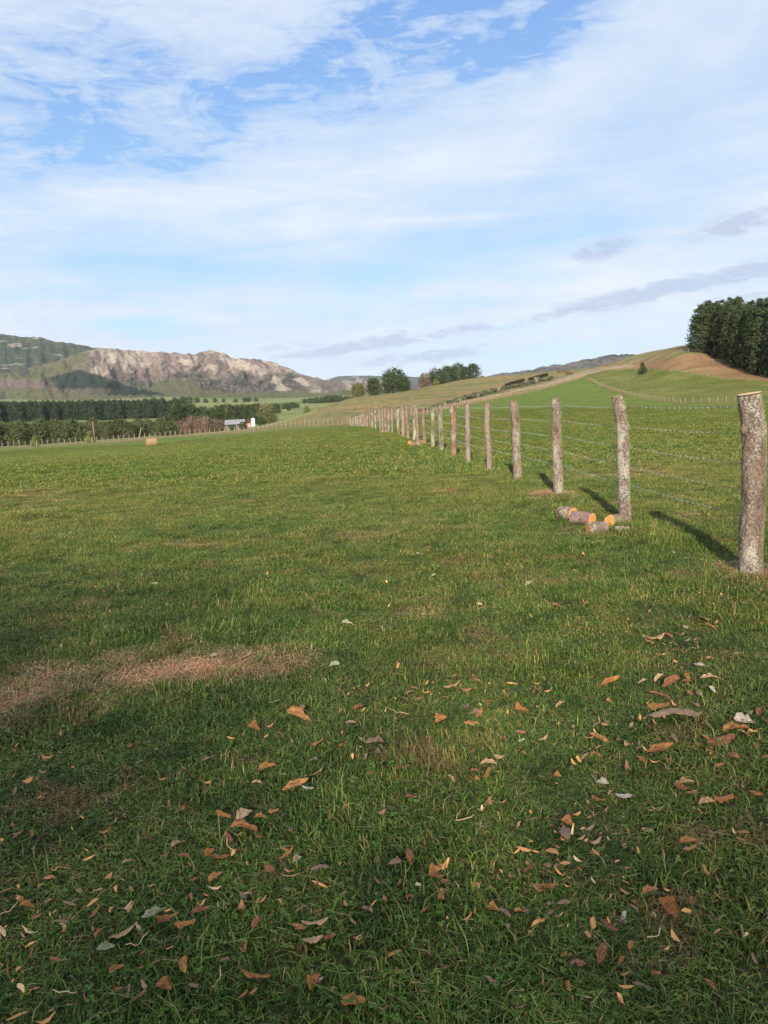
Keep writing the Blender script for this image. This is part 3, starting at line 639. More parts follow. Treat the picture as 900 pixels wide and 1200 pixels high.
# plantation rows across the valley
wood = [tree('plantation_pine', M_WOOD, 18, 8, p_pine, 380+k, 'x', 'pine tree', None, ncl=130, per=18, cs=0.2, leaf=0.62, base=0.0, squash=1.1, nl=4, tr=0.012) for k in range(3)]
for row in range(3):
    for k in range(46):
        px = -70+(k+rg_.uniform(-0.3, 0.3))*6.1+row*2.5; Yc = 610+row*22+rg_.uniform(-5, 5)+max(0, px)*0.12
        if px > 213: continue
        o = inst(wood, rg_.randrange(3)); put(o, px, Yc, hpx=top_h(px, Yc, 471-max(px, 0)*0.012+rg_.uniform(-.8, 1.6)), h0=18, wid=0.95,
            label='dark straight pine in the wide plantation block across the valley', group='plantation pines across the valley'); o.rotation_euler[2] = rg_.uniform(0, 6)

# hedge strip along the track, saplings, rows of dark shrubs
hroot = link('hedge', None, label='long low grey green hedge running uphill between track fence and dry slope', cat='hedge')
hp_ = resample([hit(*q, lo=100, hi=400) for q in [(490,482),(500,480),(520,475),(545,468),(570,462),(590,457),(610,453),(628,448.5),(646,445)]], 120)
hroot.location = tuple(hp_[0]); g = np.random.RandomState(9)
def hedge_mesh(pts, w, hgt, seed, per=55):
    g = np.random.RandomState(seed); v = []; col = []
    for i, p_ in enumerate(pts):
        k = 0.35+0.65*min(1, i/45)
        q = np.array(p_)-np.array(hroot.location)+np.stack([g.randn(per)*w*0.45, g.randn(per)*w*0.4, np.abs(g.rand(per))**0.7*hgt*k*(0.8+0.4*math.sin(i*0.7))], 1)
        n_ = g.randn(per, 3)+np.array([0, -0.4, 0.7]); n_ /= np.linalg.norm(n_, axis=1, keepdims=True)
        a = np.cross(n_, g.randn(per, 3)); a /= np.linalg.norm(a, axis=1, keepdims=True); b_ = np.cross(n_, a); s_ = 0.24*(0.6+0.8*g.rand(per, 1))
        v.append(np.stack([q-a*s_, q-b_*s_*.7, q+a*s_, q+b_*s_*.7], 1).reshape(-1, 3)); col.append(np.repeat((0.75+0.5*g.rand(per, 1))*np.ones((1, 3)), 4, 0))
    v = np.concatenate(v); return v, np.concatenate(col)
v, col = hedge_mesh(hp_, 0.95, 0.95, 9); link('foliage', mesh_np('foliage', v, np.arange(len(v)).reshape(-1, 4), M_HEDGE, False, cols=col), hroot)
B = Buf()
for i in range(0, 120, 3):
    q = hp_[i]-np.array(hroot.location); B.tube([q+[0, 0, -0.1], q+[0.1, 0, 0.35], q+[0.15, 0.1, 0.7]], [0.04, 0.03, 0.015], 5)
link('stem', B.mesh('stem', M_TRUNK), hroot)
sap = tree('sapling', M_PALE, 2.6, 1.8, lambda t_: 0.15+0.95*t_, 400, 'x', 'sapling', 'pale saplings in the hedge', ncl=34, per=16, cs=0.16, leaf=0.09, base=0.25, nl=14)
for k, (px, py, lab) in enumerate(((521, 477, 'pale bare sapling lowest in the hedge by the track'), (539, 473, 'pale bare sapling second up the hedge by the track'), (560, 467.5, 'pale bare sapling halfway up the hedge by the track'),
                          (584, 461, 'pale forked sapling third up the hedge by the track'), (628, 450, 'pale forked sapling highest in the hedge by the track'))):
    x, y, z = hit(px, py, lo=100, hi=400); o = sap if k == 0 else copy_tree(sap); o.location = (x, y-0.8, gz(x, y-0.8)); s_ = 6.5/F*y/2.6*(0.8, .9, .9, 1.2, 1.2)[k]; o.scale = (s_,)*3; o['label'] = lab; o.rotation_euler[2] = k*2
ds = tree('dark_shrub', M_BLACK, 1.5, 1.9, lambda t_: np.sqrt(np.clip(1-(t_-.4)**2*2, 0.1, 1)), 410, 'x', 'shrub', 'row of dark shrubs above the hedge', ncl=40, per=18, cs=0.2, leaf=0.12, base=0.4, nl=6, tr=0.07)
k = 0
for (xa, ya, xb, yb, n_, lab) in ((593.5, 453.5, 612.5, 448, 7, 'dark round shrub in the lower of two rows above the hedge'), (621, 446.7, 640, 441.6, 7, 'dark round shrub in the upper of two rows above the hedge')):
    for i in range(n_):
        px = xa+(xb-xa)*i/(n_-1); py = ya+(yb-ya)*i/(n_-1); x, y, z = hit(px, py, lo=100, hi=420)
        o = ds if k == 0 else copy_tree(ds); k += 1; o.location = (x, y, z-0.05); s_ = 4.0/F*y/1.5; o.scale = (s_*0.95, s_*0.95, s_); o['label'] = lab; o.rotation_euler[2] = i*1.3
# dead brush on the rim by the track
for k, (px, py, wpx, hpx, lab) in enumerate(((660, 436.5, 14, 4.2, 'left heap of dead grey brown brush on the hill rim'), (668, 439, 8, 4.5, 'right heap of dead brown brush on the hill rim beside the track'))):
    x, y, z = hit(px, py, lo=100, hi=420); s_ = y/F; g = random.Random(40+k); B = Buf()
    for i in range(60):
        a = (g.uniform(-.5, .5)*wpx*s_, g.uniform(-1, 1), -0.1); B.tube([a, (a[0]+g.uniform(-.5, .5), a[1]+g.uniform(-.3, .3), hpx*s_*g.uniform(.35, 1.05))], [0.08, 0.05], 5)
    link('brush_heap', B.mesh('brush_heap', M_TRUNK), loc=(x, y, z), label=lab, cat='brush heap', group='brush on the rim')

# trees behind the photographer whose shade lies over the foreground
sh = tree('shade_tree', M_OAK, 16, 15, p_round, 500, 'tall broad leafy tree far behind the viewer on the left', 'tree', 'trees behind the viewer', ncl=680, per=46, cs=0.10, leaf=0.24, base=0.15, tr=0.018)
sh.location = (-9.8, -33.5, 0)
o = copy_tree(sh, location=(1.8, -32.2, 0), scale=0.96, label='tall broad leafy tree far behind the viewer on the right'); o.rotation_euler[2] = 2
o = copy_tree(sh, location=(-21, -33, 0), scale=1.0, label='tall broad leafy tree farthest left behind the viewer'); o.rotation_euler[2] = 4

# ------------------------------------------------------------------ grass
grm, t, b = material('grass_blades', 0.7, 0.25)
p = wpos(t); tint = grass_tint(t, p)
tc_ = t.cramp(tint, [(0.28, (0.72, 0.88, 0.72)), (0.46, (1.05, 1.03, 0.95)), (0.56, (1.30, 1.08, 1.1)), (0.72, (1.6, 1.06, 1.25))])
ln = t.n.new('ShaderNodeVectorMath'); ln.operation = 'LENGTH'; t.put(ln.inputs[0], p)
noisy_dist = t.math('ADD', ln.outputs['Value'], t.math('MULTIPLY', t.math('SUBTRACT', t.noise(p, 0.35, 3), 0.5), 10.0))      # noisy distance: foreground shade painted into near blades, paler yellower tint farther out
tc_ = t.mix(1.0, tc_, t.mix(t.ramp(noisy_dist, 3.5, 16), (0.84, 0.90, 0.80), (1.24, 1.17, 1.15)), 'MULTIPLY')
clump = t.noise(t.mapping(p, (1, 1, 0)), 2.6, 4, 0.65, 0.4); thin = t.noise(t.mapping(p, (1, 1, 0), loc=(9, 4, 0)), 1.5, 5, 0.7)
tc_ = t.mix(1.0, tc_, t.cramp(clump, [(0.33, (0.50, 0.62, 0.52)), (0.48, (0.95, 0.98, 0.92)), (0.64, (1.28, 1.18, 1.15))]), 'MULTIPLY')
gc_ = t.mix(1.0, t.attr('col'), tc_, 'MULTIPLY')
gc_ = t.mix(t.math('MULTIPLY', t.ramp(thin, 0.56, 0.70), t.ramp(noisy_dist, 6, 14, 0.75, 0.30)), gc_, t.mix(t.noise(p, 60, 2), (0.10, 0.065, 0.028), (0.27, 0.155, 0.07)))      # rusty dead growth between the clumps
t.l.new(gc_, b.inputs['Base Color'])
def blades(n, rad_, hmu, hsd, wid, seed, cols, probs, lean=0.5, flat=False):
    g = np.random.RandomState(seed); r_ = rad_*np.sqrt(g.rand(n)); th_ = g.rand(n)*2*np.pi
    bx, by = r_*np.cos(th_), r_*np.sin(th_); h_ = np.clip(hmu+hsd*g.randn(n), hmu*0.35, hmu*2.4)
    h_ *= 0.65+0.7*fbm(bx/0.09+seed*3, by/0.09, 2, seed)
    ph = g.rand(n)*2*np.pi; d = np.stack([np.cos(ph), np.sin(ph), 0*ph], 1); sd = np.stack([-np.sin(ph), np.cos(ph), 0*ph], 1)
    L = (lean*g.rand(n)*1.4+0.1); w_ = wid*(0.6+0.8*g.rand(n))
    base_ = np.stack([bx, by, np.full(n, -0.012)], 1)
    if flat:
        base_[:, 2] = 0.004+0.02*g.rand(n); m1 = base_+d*h_[:, None]*0.5+np.array([0, 0, .006]); tp = m1+(d+0.5*sd*g.randn(n, 1)*0.6)*h_[:, None]*0.5; tp[:, 2] = 0.003+0.012*g.rand(n)
    else:
        m1 = base_+d*(h_*L*0.35)[:, None]+np.stack([0*h_, 0*h_, h_*0.60], 1); tp = base_+d*(h_*L*1.15)[:, None]+np.stack([0*h_, 0*h_, h_*np.clip(1.0-0.35*L, 0.3, 1)], 1)
    s0 = sd*w_[:, None]/2
    v = np.stack([base_-s0*0.8, base_+s0*0.8, m1-s0, m1+s0, tp-s0*0.12, tp+s0*0.12], 1).reshape(-1, 3)
    k = np.arange(n)[:, None]*6; f = np.concatenate([k+np.array([0, 1, 3, 2]), k+np.array([2, 3, 5, 4])], 0)
    ci = g.choice(len(cols), n, p=probs); c_ = np.array(cols)[ci]*(0.7+0.6*g.rand(n, 1)); return v, f, np.repeat(c_, 6, 0)
def clover(n, rad_, seed, size=0.012, hmu=0.035):
    g = np.random.RandomState(seed); vs, fs, cs_ = [], [], []
    for i in range(n):
        r_ = rad_*math.sqrt(g.rand()); a = g.rand()*6.28; c0 = np.array([r_*math.cos(a), r_*math.sin(a), hmu*(0.5+0.8*g.rand())]); ph = g.rand()*6.28
        tl = g.randn(2)*0.25; col = np.array([0.072, 0.122, 0.022])*(0.7+0.7*g.rand())
        for q in range(3):
            w = ph+q*2.09; dx = np.array([math.cos(w), math.sin(w), tl[0]*math.cos(w)+tl[1]*math.sin(w)]); sx = np.array([-math.sin(w), math.cos(w), tl[1]*math.cos(w)])*0.5
            s_ = size*(0.7+0.6*g.rand()); k = len(vs)*4
            vs.append([c0, c0+dx*s_*0.6-sx*s_, c0+dx*s_*1.15, c0+dx*s_*0.6+sx*s_]); fs.append([k, k+1, k+2, k+3]); cs_.append([col]*4)
    return np.array(vs).reshape(-1, 3), np.array(fs), np.array(cs_).reshape(-1, 3)
GC = [(0.047, 0.093, 0.012), (0.082, 0.130, 0.021), (0.138, 0.172, 0.038), (0.020, 0.044, 0.008), (0.27, 0.20, 0.10), (0.17, 0.088, 0.042)]
variants = []
for k in range(5):
    A = blades(1500, 0.30, 0.040, 0.013, 0.0036, 600+k, GC, [.32, .33, .14, .13, .05, .03], 0.8)
    D = blades(90, 0.30, 0.026, 0.014, 0.0020, 640+k, [(0.30, 0.22, 0.12), (0.19, 0.10, 0.05), (0.34, 0.27, 0.17)], [.4, .4, .2], flat=True)
    E = clover(46 if k in (1, 3) else 10, 0.29, 660+k, 0.0095)
    G_ = blades(9, 0.30, 0.085, 0.02, 0.0018, 680+k, [(0.30, 0.25, 0.12), (0.20, 0.20, 0.07)], [.6, .4], 1.1)
    variants.append([A, D, E, G_])
variants.append([blades(800, 0.30, 0.034, 0.013, 0.0034, 700, GC, [.25, .25, .18, .06, .18, .08], 1.0), blades(450, 0.30, 0.045, 0.02, 0.0026, 701, [(0.36, 0.25, 0.15), (0.23, 0.12, 0.065), (0.44, 0.34, 0.22)], [.4, .35, .25], flat=True)])     # worn
variants.append([blades(60, 0.30, 0.035, 0.014, 0.0036, 710, GC, [.25, .25, .14, .06, .2, .1], 1.0), blades(1500, 0.30, 0.055, 0.025, 0.0028, 711, [(0.37, 0.215, 0.13), (0.22, 0.11, 0.065), (0.46, 0.32, 0.205)], [.45, .3, .25], flat=True)])    # dead straw
for k in range(3): variants.append([blades(1300, 0.62, 0.052, 0.018, 0.010, 720+k, GC, [.30, .34, .18, .10, .06, .02], 0.9)])     # coarse, for far ground
vv, ff, ccl, vid = [], [], [], []; off = 0
for k, parts in enumerate(variants):
    for (v, f, c_) in parts:
        vv.append(v); ff.append(f+off); ccl.append(c_); vid.append(np.full(len(v), k)); off += len(v)
g = np.random.RandomState(77)
def scatter(sp, ymin, ymax, mg):
    xs, ys = [], []
    for y in np.arange(ymin, ymax, sp):
        hw = 0.56*y+mg; x = np.arange(-hw, hw, sp); xs.append(x+g.uniform(-.45, .45, len(x))*sp); ys.append(y+g.uniform(-.45, .45, len(x))*sp)
    return np.concatenate(xs), np.concatenate(ys)
xa, ya = scatter(0.24, 0.7, 17, 0.9); xb, yb = scatter(0.62, 16.5, 62, 2); xc_, yc_ = scatter(1.15, 62, 122, 4); nc_ = len(xc_); xb, yb = np.concatenate([xb, xc_]), np.concatenate([yb, yc_])
def near_pick(x, y):
    pm = patch_mask(x, y, PATCHW, 0.14)
    for pl in EXTRA: pm = np.maximum(pm, patch_mask(x, y, pl, 0.3)*0.8)
    worn = fbm(x/1.1+5, y/1.1, 3, 91); pk = g.randint(0, 5, len(x))
    clv = fbm(x/0.8, y/0.8, 2, 97); pk = np.where((clv > 0.56), np.where(g.rand(len(x)) < .5, 1, 3), pk)
    pk = np.where((worn+g.rand(len(x))*0.30 > 0.965), 5, pk)
    pk = np.where(pm > 0.35, 5, pk); pk = np.where(pm > 0.62, 6, pk); return pk
pa = near_pick(xa, ya); pb = 7+g.randint(0, 3, len(xb))
px_, py_ = np.concatenate([xa, xb]), np.concatenate([ya, yb]); pz_ = H(px_, py_); npt = len(px_)
sc = np.concatenate([g.uniform(0.8, 1.2, len(xa)), g.uniform(0.85, 1.2, len(xb)-nc_), g.uniform(1.5, 1.9, nc_)])
hs = sc*np.concatenate([0.05+1.60*fbm(xa/0.6, ya/0.6, 3, 99), np.where(yb > 62, 0.5, 0.7)])
fx_ = 2.99-0.064*(py_-6.26); hs *= 1+0.75*np.exp(-((px_-fx_-0.1)/0.28)**2)*(py_ < 60)*(fbm(px_, py_/0.8, 2, 98)+0.3)
pv = np.stack([px_, py_, pz_], 1); allv = np.concatenate(vv+[pv]); nv = len(allv)
me = mesh_np('grass', allv, np.concatenate(ff), grm, smooth=False, cols=np.concatenate(ccl+[np.ones((npt, 3))]))
def iattr(name, typ, tail, head):
    a = me.attributes.new(name, typ, 'POINT')
    if typ == 'INT': a.data.foreach_set('value', np.concatenate([head, tail]).astype(np.int32))
    else: a.data.foreach_set('vector', np.concatenate([head, tail]).astype(np.float32).ravel())
nt_ = nv-npt; z0 = np.zeros(nt_)
iattr('variant', 'INT', np.full(npt, -1), np.concatenate(vid)); iattr('pick', 'INT', np.concatenate([pa, pb]), z0)
iattr('rot', 'FLOAT_VECTOR', np.stack([g.uniform(-.06, .06, npt), g.uniform(-.06, .06, npt), g.uniform(0, 6.28, npt)], 1), np.zeros((nt_, 3)))
iattr('scl', 'FLOAT_VECTOR', np.stack([sc, sc, hs], 1), np.zeros((nt_, 3)))
grass = link('grass', me, kind='stuff', label='short green pasture grass with clover and dry straw')
ng = bpy.data.node_groups.new('grass_scatter', 'GeometryNodeTree')
ng.interface.new_socket('Geometry', in_out='INPUT', socket_type='NodeSocketGeometry'); ng.interface.new_socket('Geometry', in_out='OUTPUT', socket_type='NodeSocketGeometry')
gi = ng.nodes.new('NodeGroupInput'); go = ng.nodes.new('NodeGroupOutput')
def nattr(name, typ):
    n = ng.nodes.new('GeometryNodeInputNamedAttribute'); n.data_type = typ; n.inputs['Name'].default_value = name; return n.outputs['Attribute']
va = nattr('variant', 'INT'); cmp_ = ng.nodes.new('FunctionNodeCompare'); cmp_.data_type = 'INT'; cmp_.operation = 'LESS_THAN'
ia = [s_ for s_ in cmp_.inputs if s_.enabled and s_.type == 'INT']; ng.links.new(va, ia[0]); ia[1].default_value = 0
sep = ng.nodes.new('GeometryNodeSeparateGeometry'); sep.domain = 'POINT'; ng.links.new(gi.outputs[0], sep.inputs[0]); ng.links.new(cmp_.outputs[0], sep.inputs['Selection'])
spl = ng.nodes.new('GeometryNodeSplitToInstances'); spl.domain = 'POINT'; ng.links.new(sep.outputs['Inverted'], spl.inputs[0]); ng.links.new(va, spl.inputs['Group ID'])
iop = ng.nodes.new('GeometryNodeInstanceOnPoints'); ng.links.new(sep.outputs['Selection'], iop.inputs['Points']); ng.links.new(spl.outputs[0], iop.inputs['Instance'])
iop.inputs['Pick Instance'].default_value = True; ng.links.new(nattr('pick', 'INT'), iop.inputs['Instance Index'])
e2r = ng.nodes.new('FunctionNodeEulerToRotation'); ng.links.new(nattr('rot', 'FLOAT_VECTOR'), e2r.inputs[0]); ng.links.new(e2r.outputs[0], iop.inputs['Rotation'])
ng.links.new(nattr('scl', 'FLOAT_VECTOR'), iop.inputs['Scale']); ng.links.new(iop.outputs[0], go.inputs[0])
mod = grass.modifiers.new('scatter', 'NODES'); mod.node_group = ng
# ------------------------------------------------------------------ fences
def bark_material(name, base_a, base_b, lichen, lamt=0.5, moss=0.3):
    m, t, b = material(name, 0.95, 0.15)
    o = opos(t); oi = t.n.new('ShaderNodeObjectInfo'); rnd = oi.outputs['Random']
    ad = t.n.new('ShaderNodeVectorMath'); ad.operation = 'ADD'; t.put(ad.inputs[0], o)
    cx_ = t.n.new('ShaderNodeCombineXYZ'); t.put(cx_.inputs[0], t.math('MULTIPLY', rnd, 50)); t.put(cx_.inputs[2], t.math('MULTIPLY', rnd, 90)); t.l.new(cx_.outputs[0], ad.inputs[1])
    q = ad.outputs[0]
    c = t.mix(t.ramp(t.noise(t.mapping(q, (1, 1, 0.45)), 9, 5, 0.7, 0.4), 0.32, 0.68), base_a, base_b)
    c = t.mix(1.0, c, t.cramp(t.noise(t.mapping(q, (1, 1, 0.5)), 45, 5, 0.75), [(0.32, (0.30, 0.30, 0.30)), (0.5, (1, 1, 1)), (0.68, (1.6, 1.55, 1.5))]), 'MULTIPLY')
    lm = t.ramp(t.math('ADD', t.math('MULTIPLY', t.noise(q, 60, 5, 0.8, 0.6), 0.9), t.math('MULTIPLY', t.noise(t.mapping(q, (1, 1, 0.5)), 7, 3, 0.6), 0.5)), 0.765-0.16*lamt, 0.81-0.16*lamt)
    c = t.mix(t.math('MULTIPLY', lm, 0.9), c, lichen)
    ge = t.n.new('ShaderNodeNewGeometry'); s_ = t.n.new('ShaderNodeSeparateXYZ'); t.put(s_.inputs[0], ge.outputs['Normal'])
    mo = t.math('MULTIPLY', t.ramp(s_.outputs[0], 0.35, 0.95), t.ramp(t.noise(q, 20, 4, 0.7), 0.45-0.25*moss, 0.6))
    c = t.mix(t.math('MULTIPLY', mo, moss*2, clamp=True), c, (0.25, 0.30, 0.10))
    t.l.new(c, b.inputs['Base Color'])
    bump(t, b, t.math('ADD', t.noise(t.mapping(q, (1, 1, 0.5)), 40, 6, 0.75), t.math('MULTIPLY', lm, 0.25)), 0.8, 0.012); return m
M_BARK = bark_material('lichen_bark', (0.085, 0.062, 0.045), (0.20, 0.138, 0.100), (0.34, 0.315, 0.26), 0.40, 0.5)
M_BARK2 = bark_material('rusty_bark', (0.13, 0.085, 0.058), (0.22, 0.135, 0.092), (0.38, 0.31, 0.25), 0.1, 0.1)
M_BARKG = bark_material('grey_wood', (0.17, 0.125, 0.10), (0.24, 0.18, 0.145), (0.36, 0.31, 0.26), 0.0, 0.0)
M_CUT, t, b = material('cut_wood', 0.85, 0.15)
rg = t.n.new('ShaderNodeTexNoise'); c = t.mix(t.ramp(t.noise(opos(t), 25, 4, 0.7), 0.3, 0.7), (0.46, 0.30, 0.165), (0.60, 0.43, 0.26)); t.n.remove(rg); t.l.new(c, b.inputs['Base Color'])
M_FRESH, t, b = material('fresh_cut_wood', 0.8, 0.15)
q = opos(t); c = t.mix(t.ramp(t.noise(q, 30, 4, 0.7), 0.3, 0.7), (0.42, 0.165, 0.05), (0.58, 0.27, 0.095)); t.l.new(c, b.inputs['Base Color'])
M_WIRE, t, b = material('galvanised_wire', 0.5, 0.5); b.inputs['Base Color'].default_value = (0.24, 0.25, 0.24, 1); b.inputs['Metallic'].default_value = 0.35
M_STAKE, t, b = material('stake_wood', 0.95, 0.1); t.l.new(t.mix(t.noise(opos(t), 3, 3, 0.7), (0.20, 0.135, 0.095), (0.34, 0.245, 0.175)), b.inputs['Base Color'])

def log_mesh(name, path, r, seed, seg=40, n=60, rough=0.07, mats=(None, None), knots=2, taper=0.06, recess=0.94):
    """a round of timber: bark surface with lumps, flat sawn ends"""
    g = np.random.RandomState(seed); path = np.array(path, float)
    s = np.linspace(0, 1, n); c_ = np.stack([np.interp(s, np.linspace(0, 1, len(path)), path[:, k]) for k in range(3)], 1)
    for _ in range(n//8): c_[1:-1] = (c_[:-2]+c_[1:-1]*2+c_[2:])/4
    d = np.gradient(c_, axis=0); d /= np.linalg.norm(d, axis=1, keepdims=True)
    ref = np.array([0, 0, 1.0]) if abs(d[0, 2]) < 0.8 else np.array([1.0, 0, 0])
    a = np.cross(d, ref); a /= np.linalg.norm(a, axis=1, keepdims=True); b_ = np.cross(d, a)
    th_ = np.linspace(0, 2*np.pi, seg, endpoint=False); L = np.linalg.norm(c_[-1]-c_[0])
    S, T = np.meshgrid(s, th_, indexing='ij')
    def per(fx, fy, o, sd): return fbm(np.cos(T)*fx+fy*S*L+50, np.sin(T)*fx+fy*S*L*0.31+70, o, sd)-0.5
    rr_ = r*(1+taper*(0.5-S)+0.16*per(0.9, 2.2, 2, seed)+rough*1.4*per(3.5, 9, 3, seed+1)+rough*per(9, 24, 2, seed+2))
    for _ in range(knots):
        k0, t0 = g.uniform(0.1, 0.9), g.uniform(0, 6.28); dd = ((S-k0)*L/0.045)**2+((np.angle(np.exp(1j*(T-t0))))*r/0.04)**2
        rr_ += r*0.30*np.exp(-dd)
    v = c_[:, None]+a[:, None]*(rr_*np.cos(T))[..., None]+b_[:, None]*(rr_*np.sin(T))[..., None]
    V = v.reshape(-1, 3); fs = []
    for i in range(n-1):
        for k in range(seg): fs.append((i*seg+k, i*seg+(k+1) % seg, (i+1)*seg+(k+1) % seg, (i+1)*seg+k))
    mi = [0]*len(fs); extra = []
    for e, sgn in ((0, -1), (n-1, 1)):
        ring = v[e]; cc_ = ring.mean(0); o = len(V)+len(extra)
        for q_ in ring: extra.append(cc_+(q_-cc_)*recess+d[e]*sgn*0.002)
        extra.append(cc_+d[e]*sgn*0.003); base_i = e*seg
        for k in range(seg):
            k2 = (k+1) % seg
            fs.append((base_i+k, o+k, o+k2, base_i+k2) if sgn > 0 else (base_i+k2, o+k2, o+k, base_i+k)); mi.append(1)
            fs.append((o+k, o+seg, o+k2) if sgn > 0 else (o+k2, o+seg, o+k)); mi.append(1)
    me = mesh_np(name, np.concatenate([V, np.array(extra)]), fs, list(mats), True, mi)
    sm = np.ones(len(me.polygons), bool); sm[np.array(mi) == 1] = False; me.polygons.foreach_set('use_smooth', sm)
    bm_ = None
    return me

fence = link('wire_fence', None, loc=(2.9, 6.3, 0), label='long barbed wire fence of rough round bark covered posts between the two green fields', cat='fence')
FL = Vector((2.9, 6.3, 0)); posts = []      # (x, y, radius, height, lean x at top)
SPEC = [ # px base, py base, px top, py top, dia px, material
 (880,673,878.5,461,33,0),(732,613,724,464,18,0),(655,580,652,467,14.5,0),(606.5,562,602,469.5,12,0),(574,552,571.5,472,7.5,2),(549,543,547.5,473,6.5,2),(531.5,535,530,475,8,1),
 (517.5,528.5,516,475.5,6.3,0),(507.5,525,506.5,477,5,0),(498,521,496.5,478,4.5,1),(490,521,488,478.5,4,2)]
posts.append((3.35, 3.25, 0.105, 1.5, 0.0, 0))
for (bx, by, tx, ty, w, m_) in SPEC:
    x, y, z = hit(bx, by, lo=2, hi=200); dtop = ray(tx, ty)
    posts.append((x, y, w/F*y/2*(0.80 if w > 10 else 0.88), EYE+dtop[2]*y-z, dtop[0]*y-x, m_))
y = posts[-1][1]; rp = random.Random(11)
while y < 141:
    y += rp.uniform(2.4, 3.0); xl = posts[2][0]-0.064*(y-posts[2][1]) if y < 60 else None
    x0_ = posts[2][0]-0.064*(y-posts[2][1]); w = min(1, max(0, (y-60)/80)); posts.append((x0_+0.12*rp.uniform(-1, 1), y, rp.uniform(0.055, 0.095), rp.uniform(1.40, 1.58), rp.uniform(-.05, .05), rp.choice((0, 0, 1, 2))))
MB_ = (M_BARK, M_BARK2, M_BARKG); var = {}
for i, (x, y, r_, h_, ln_, m_) in enumerate(posts):
    z = gz(x, y)
    if i < 15:
        k = 0.5*ln_+0.012*((i*7) % 5-2)
        if i in (1,): path = [(0, 0, -0.15), (-0.002, 0, 0.3), (0.010, 0, 0.62), (0.008, 0, 0.95), (-0.002, 0, 1.2), (ln_, 0, h_)]
        else: path = [(-0.1*ln_, 0, -0.15), (k*0.5, 0.01, h_*0.35), (k*1.25, -0.01, h_*0.7), (ln_, 0, h_)]
        me = log_mesh('post', path, r_, 900+i*3, seg=56 if i < 4 else 26, n=90 if i < 4 else 46, mats=(MB_[m_], M_CUT), knots=3 if i < 5 else 2, rough=0.09)
        o = link('post', me, fence, loc=Vector((x, y, z))-FL)
    else:
        key = (m_, i % 2)
        if key not in var: var[key] = log_mesh('post', [(0, 0, -0.15), (0.012, 0, 0.7), (-0.01, 0, 1.5)], 0.075, 990+i, seg=12, n=16, mats=(MB_[m_], M_CUT), knots=1)
        o = link('post', var[key], fence, loc=Vector((x, y, z))-FL, rot=(rp.uniform(-.02, .02), ln_*0.6, rp.uniform(0, 6)), scale=(r_/0.075, r_/0.075, h_/1.5))
    if i == 1: o['label'] = 'thickest post with whitish lichen and green edge'
for hh in (1.38, 1.15, 0.91, 0.68, 0.46):
    B = Buf()
    for a_, b2 in zip(posts[:-1], posts[1:]):
        p0 = np.array((a_[0]+a_[2]*0.95+a_[4]*hh/1.5, a_[1], gz(a_[0], a_[1])+hh)); p1 = np.array((b2[0]+b2[2]*0.95+b2[4]*hh/1.5, b2[1], gz(b2[0], b2[1])+hh))
        ns = 8 if a_[1] < 40 else 3; pts = []
        for k in range(ns+1):
            w = k/ns; q = p0*(1-w)+p1*w; q[2] -= 0.018*4*w*(1-w)*(1+0.6*math.sin(hh*9+a_[1])); pts.append(q-np.array(FL))
        B.tube(pts, 0.0010+0.000025*a_[1], 4, cap=False)
        if a_[1] < 36:
            L_ = np.linalg.norm(p1-p0); nb_ = int(L_/0.11)
            for k in range(nb_):
                w = (k+0.5)/nb_; q = p0*(1-w)+p1*w; q[2] -= 0.018*4*w*(1-w); q = q-np.array(FL); a2 = rp.uniform(0, 3.1)
                for da in (0, 1.5):
                    e = np.array((math.cos(a2+da)*0.014, 0.004, math.sin(a2+da)*0.014)); B.tube([q-e, q+e], 0.0010+0.000025*a_[1], 3, cap=False)
    link('wire', B.mesh('wire', M_WIRE), fence)

# slim stake fences round the far edges of the fields
def stake_meshes(h, r):
    out = []
    for k in range(4):
        B = Buf(); g = random.Random(60+k+int(h*10)); l1 = g.uniform(-.05, .05)
        B.tube([(0, 0, -0.2), (l1*0.5, 0, h*0.5), (l1, g.uniform(-.04, .04), h)], [r*1.05, r, r*0.9], 6); out.append(B.mesh('stake', M_STAKE, True))
    return out
def stake_fence(line, spacing, h, r, label, seed, nw=3, lo=100, hi=420, shift=0.0, maxn=100):
    W = [hit(*q, lo=lo, hi=hi)[:2] if len(q) == 2 else q[:2] for q in line]; W = np.array(W); Ls = np.concatenate([[0], np.cumsum(np.hypot(*np.diff(W, axis=0).T))])
    n_ = min(maxn, int(Ls[-1]/spacing)); st = resample(W, n_+1); x0, y0 = st[0]; z0 = gz(x0, y0); ms = stake_meshes(h, r); g = random.Random(seed)
    root = link('stake_fence', None, loc=(x0, y0, z0), label=label, cat='fence'); tops = []
    for i, (x, y) in enumerate(st[:n_]):
        y += shift; z = gz(x, y); tops.append((x-x0, y-y0, z-z0)); link('stake', ms[g.randrange(4)], root, loc=tops[-1], rot=(g.uniform(-.05, .05), g.uniform(-.05, .05), g.uniform(0, 6)), scale=(g.uniform(.8, 1.3),)*2+(g.uniform(.85, 1.1),))
    for k in range(nw):
        B = Buf(); B.tube([(a, b2, c2+h*(0.3+0.6*k/(nw-1))) for a, b2, c2 in tops], 0.004, 4, cap=False); link('wire', B.mesh('wire', M_WIRE), root)
    return root
fl = [P(*q)[:2] for q in [(-60,530,132),(0,527,135),(100,521,140),(200,513,145),(300,506,145),(413,498,140)]]
stake_fence([(x*0.999, y*0.999, 0) for x, y in fl], 0.92, 1.35, 0.055, 'pale stake fence along the far left edge of the near green field', 1)
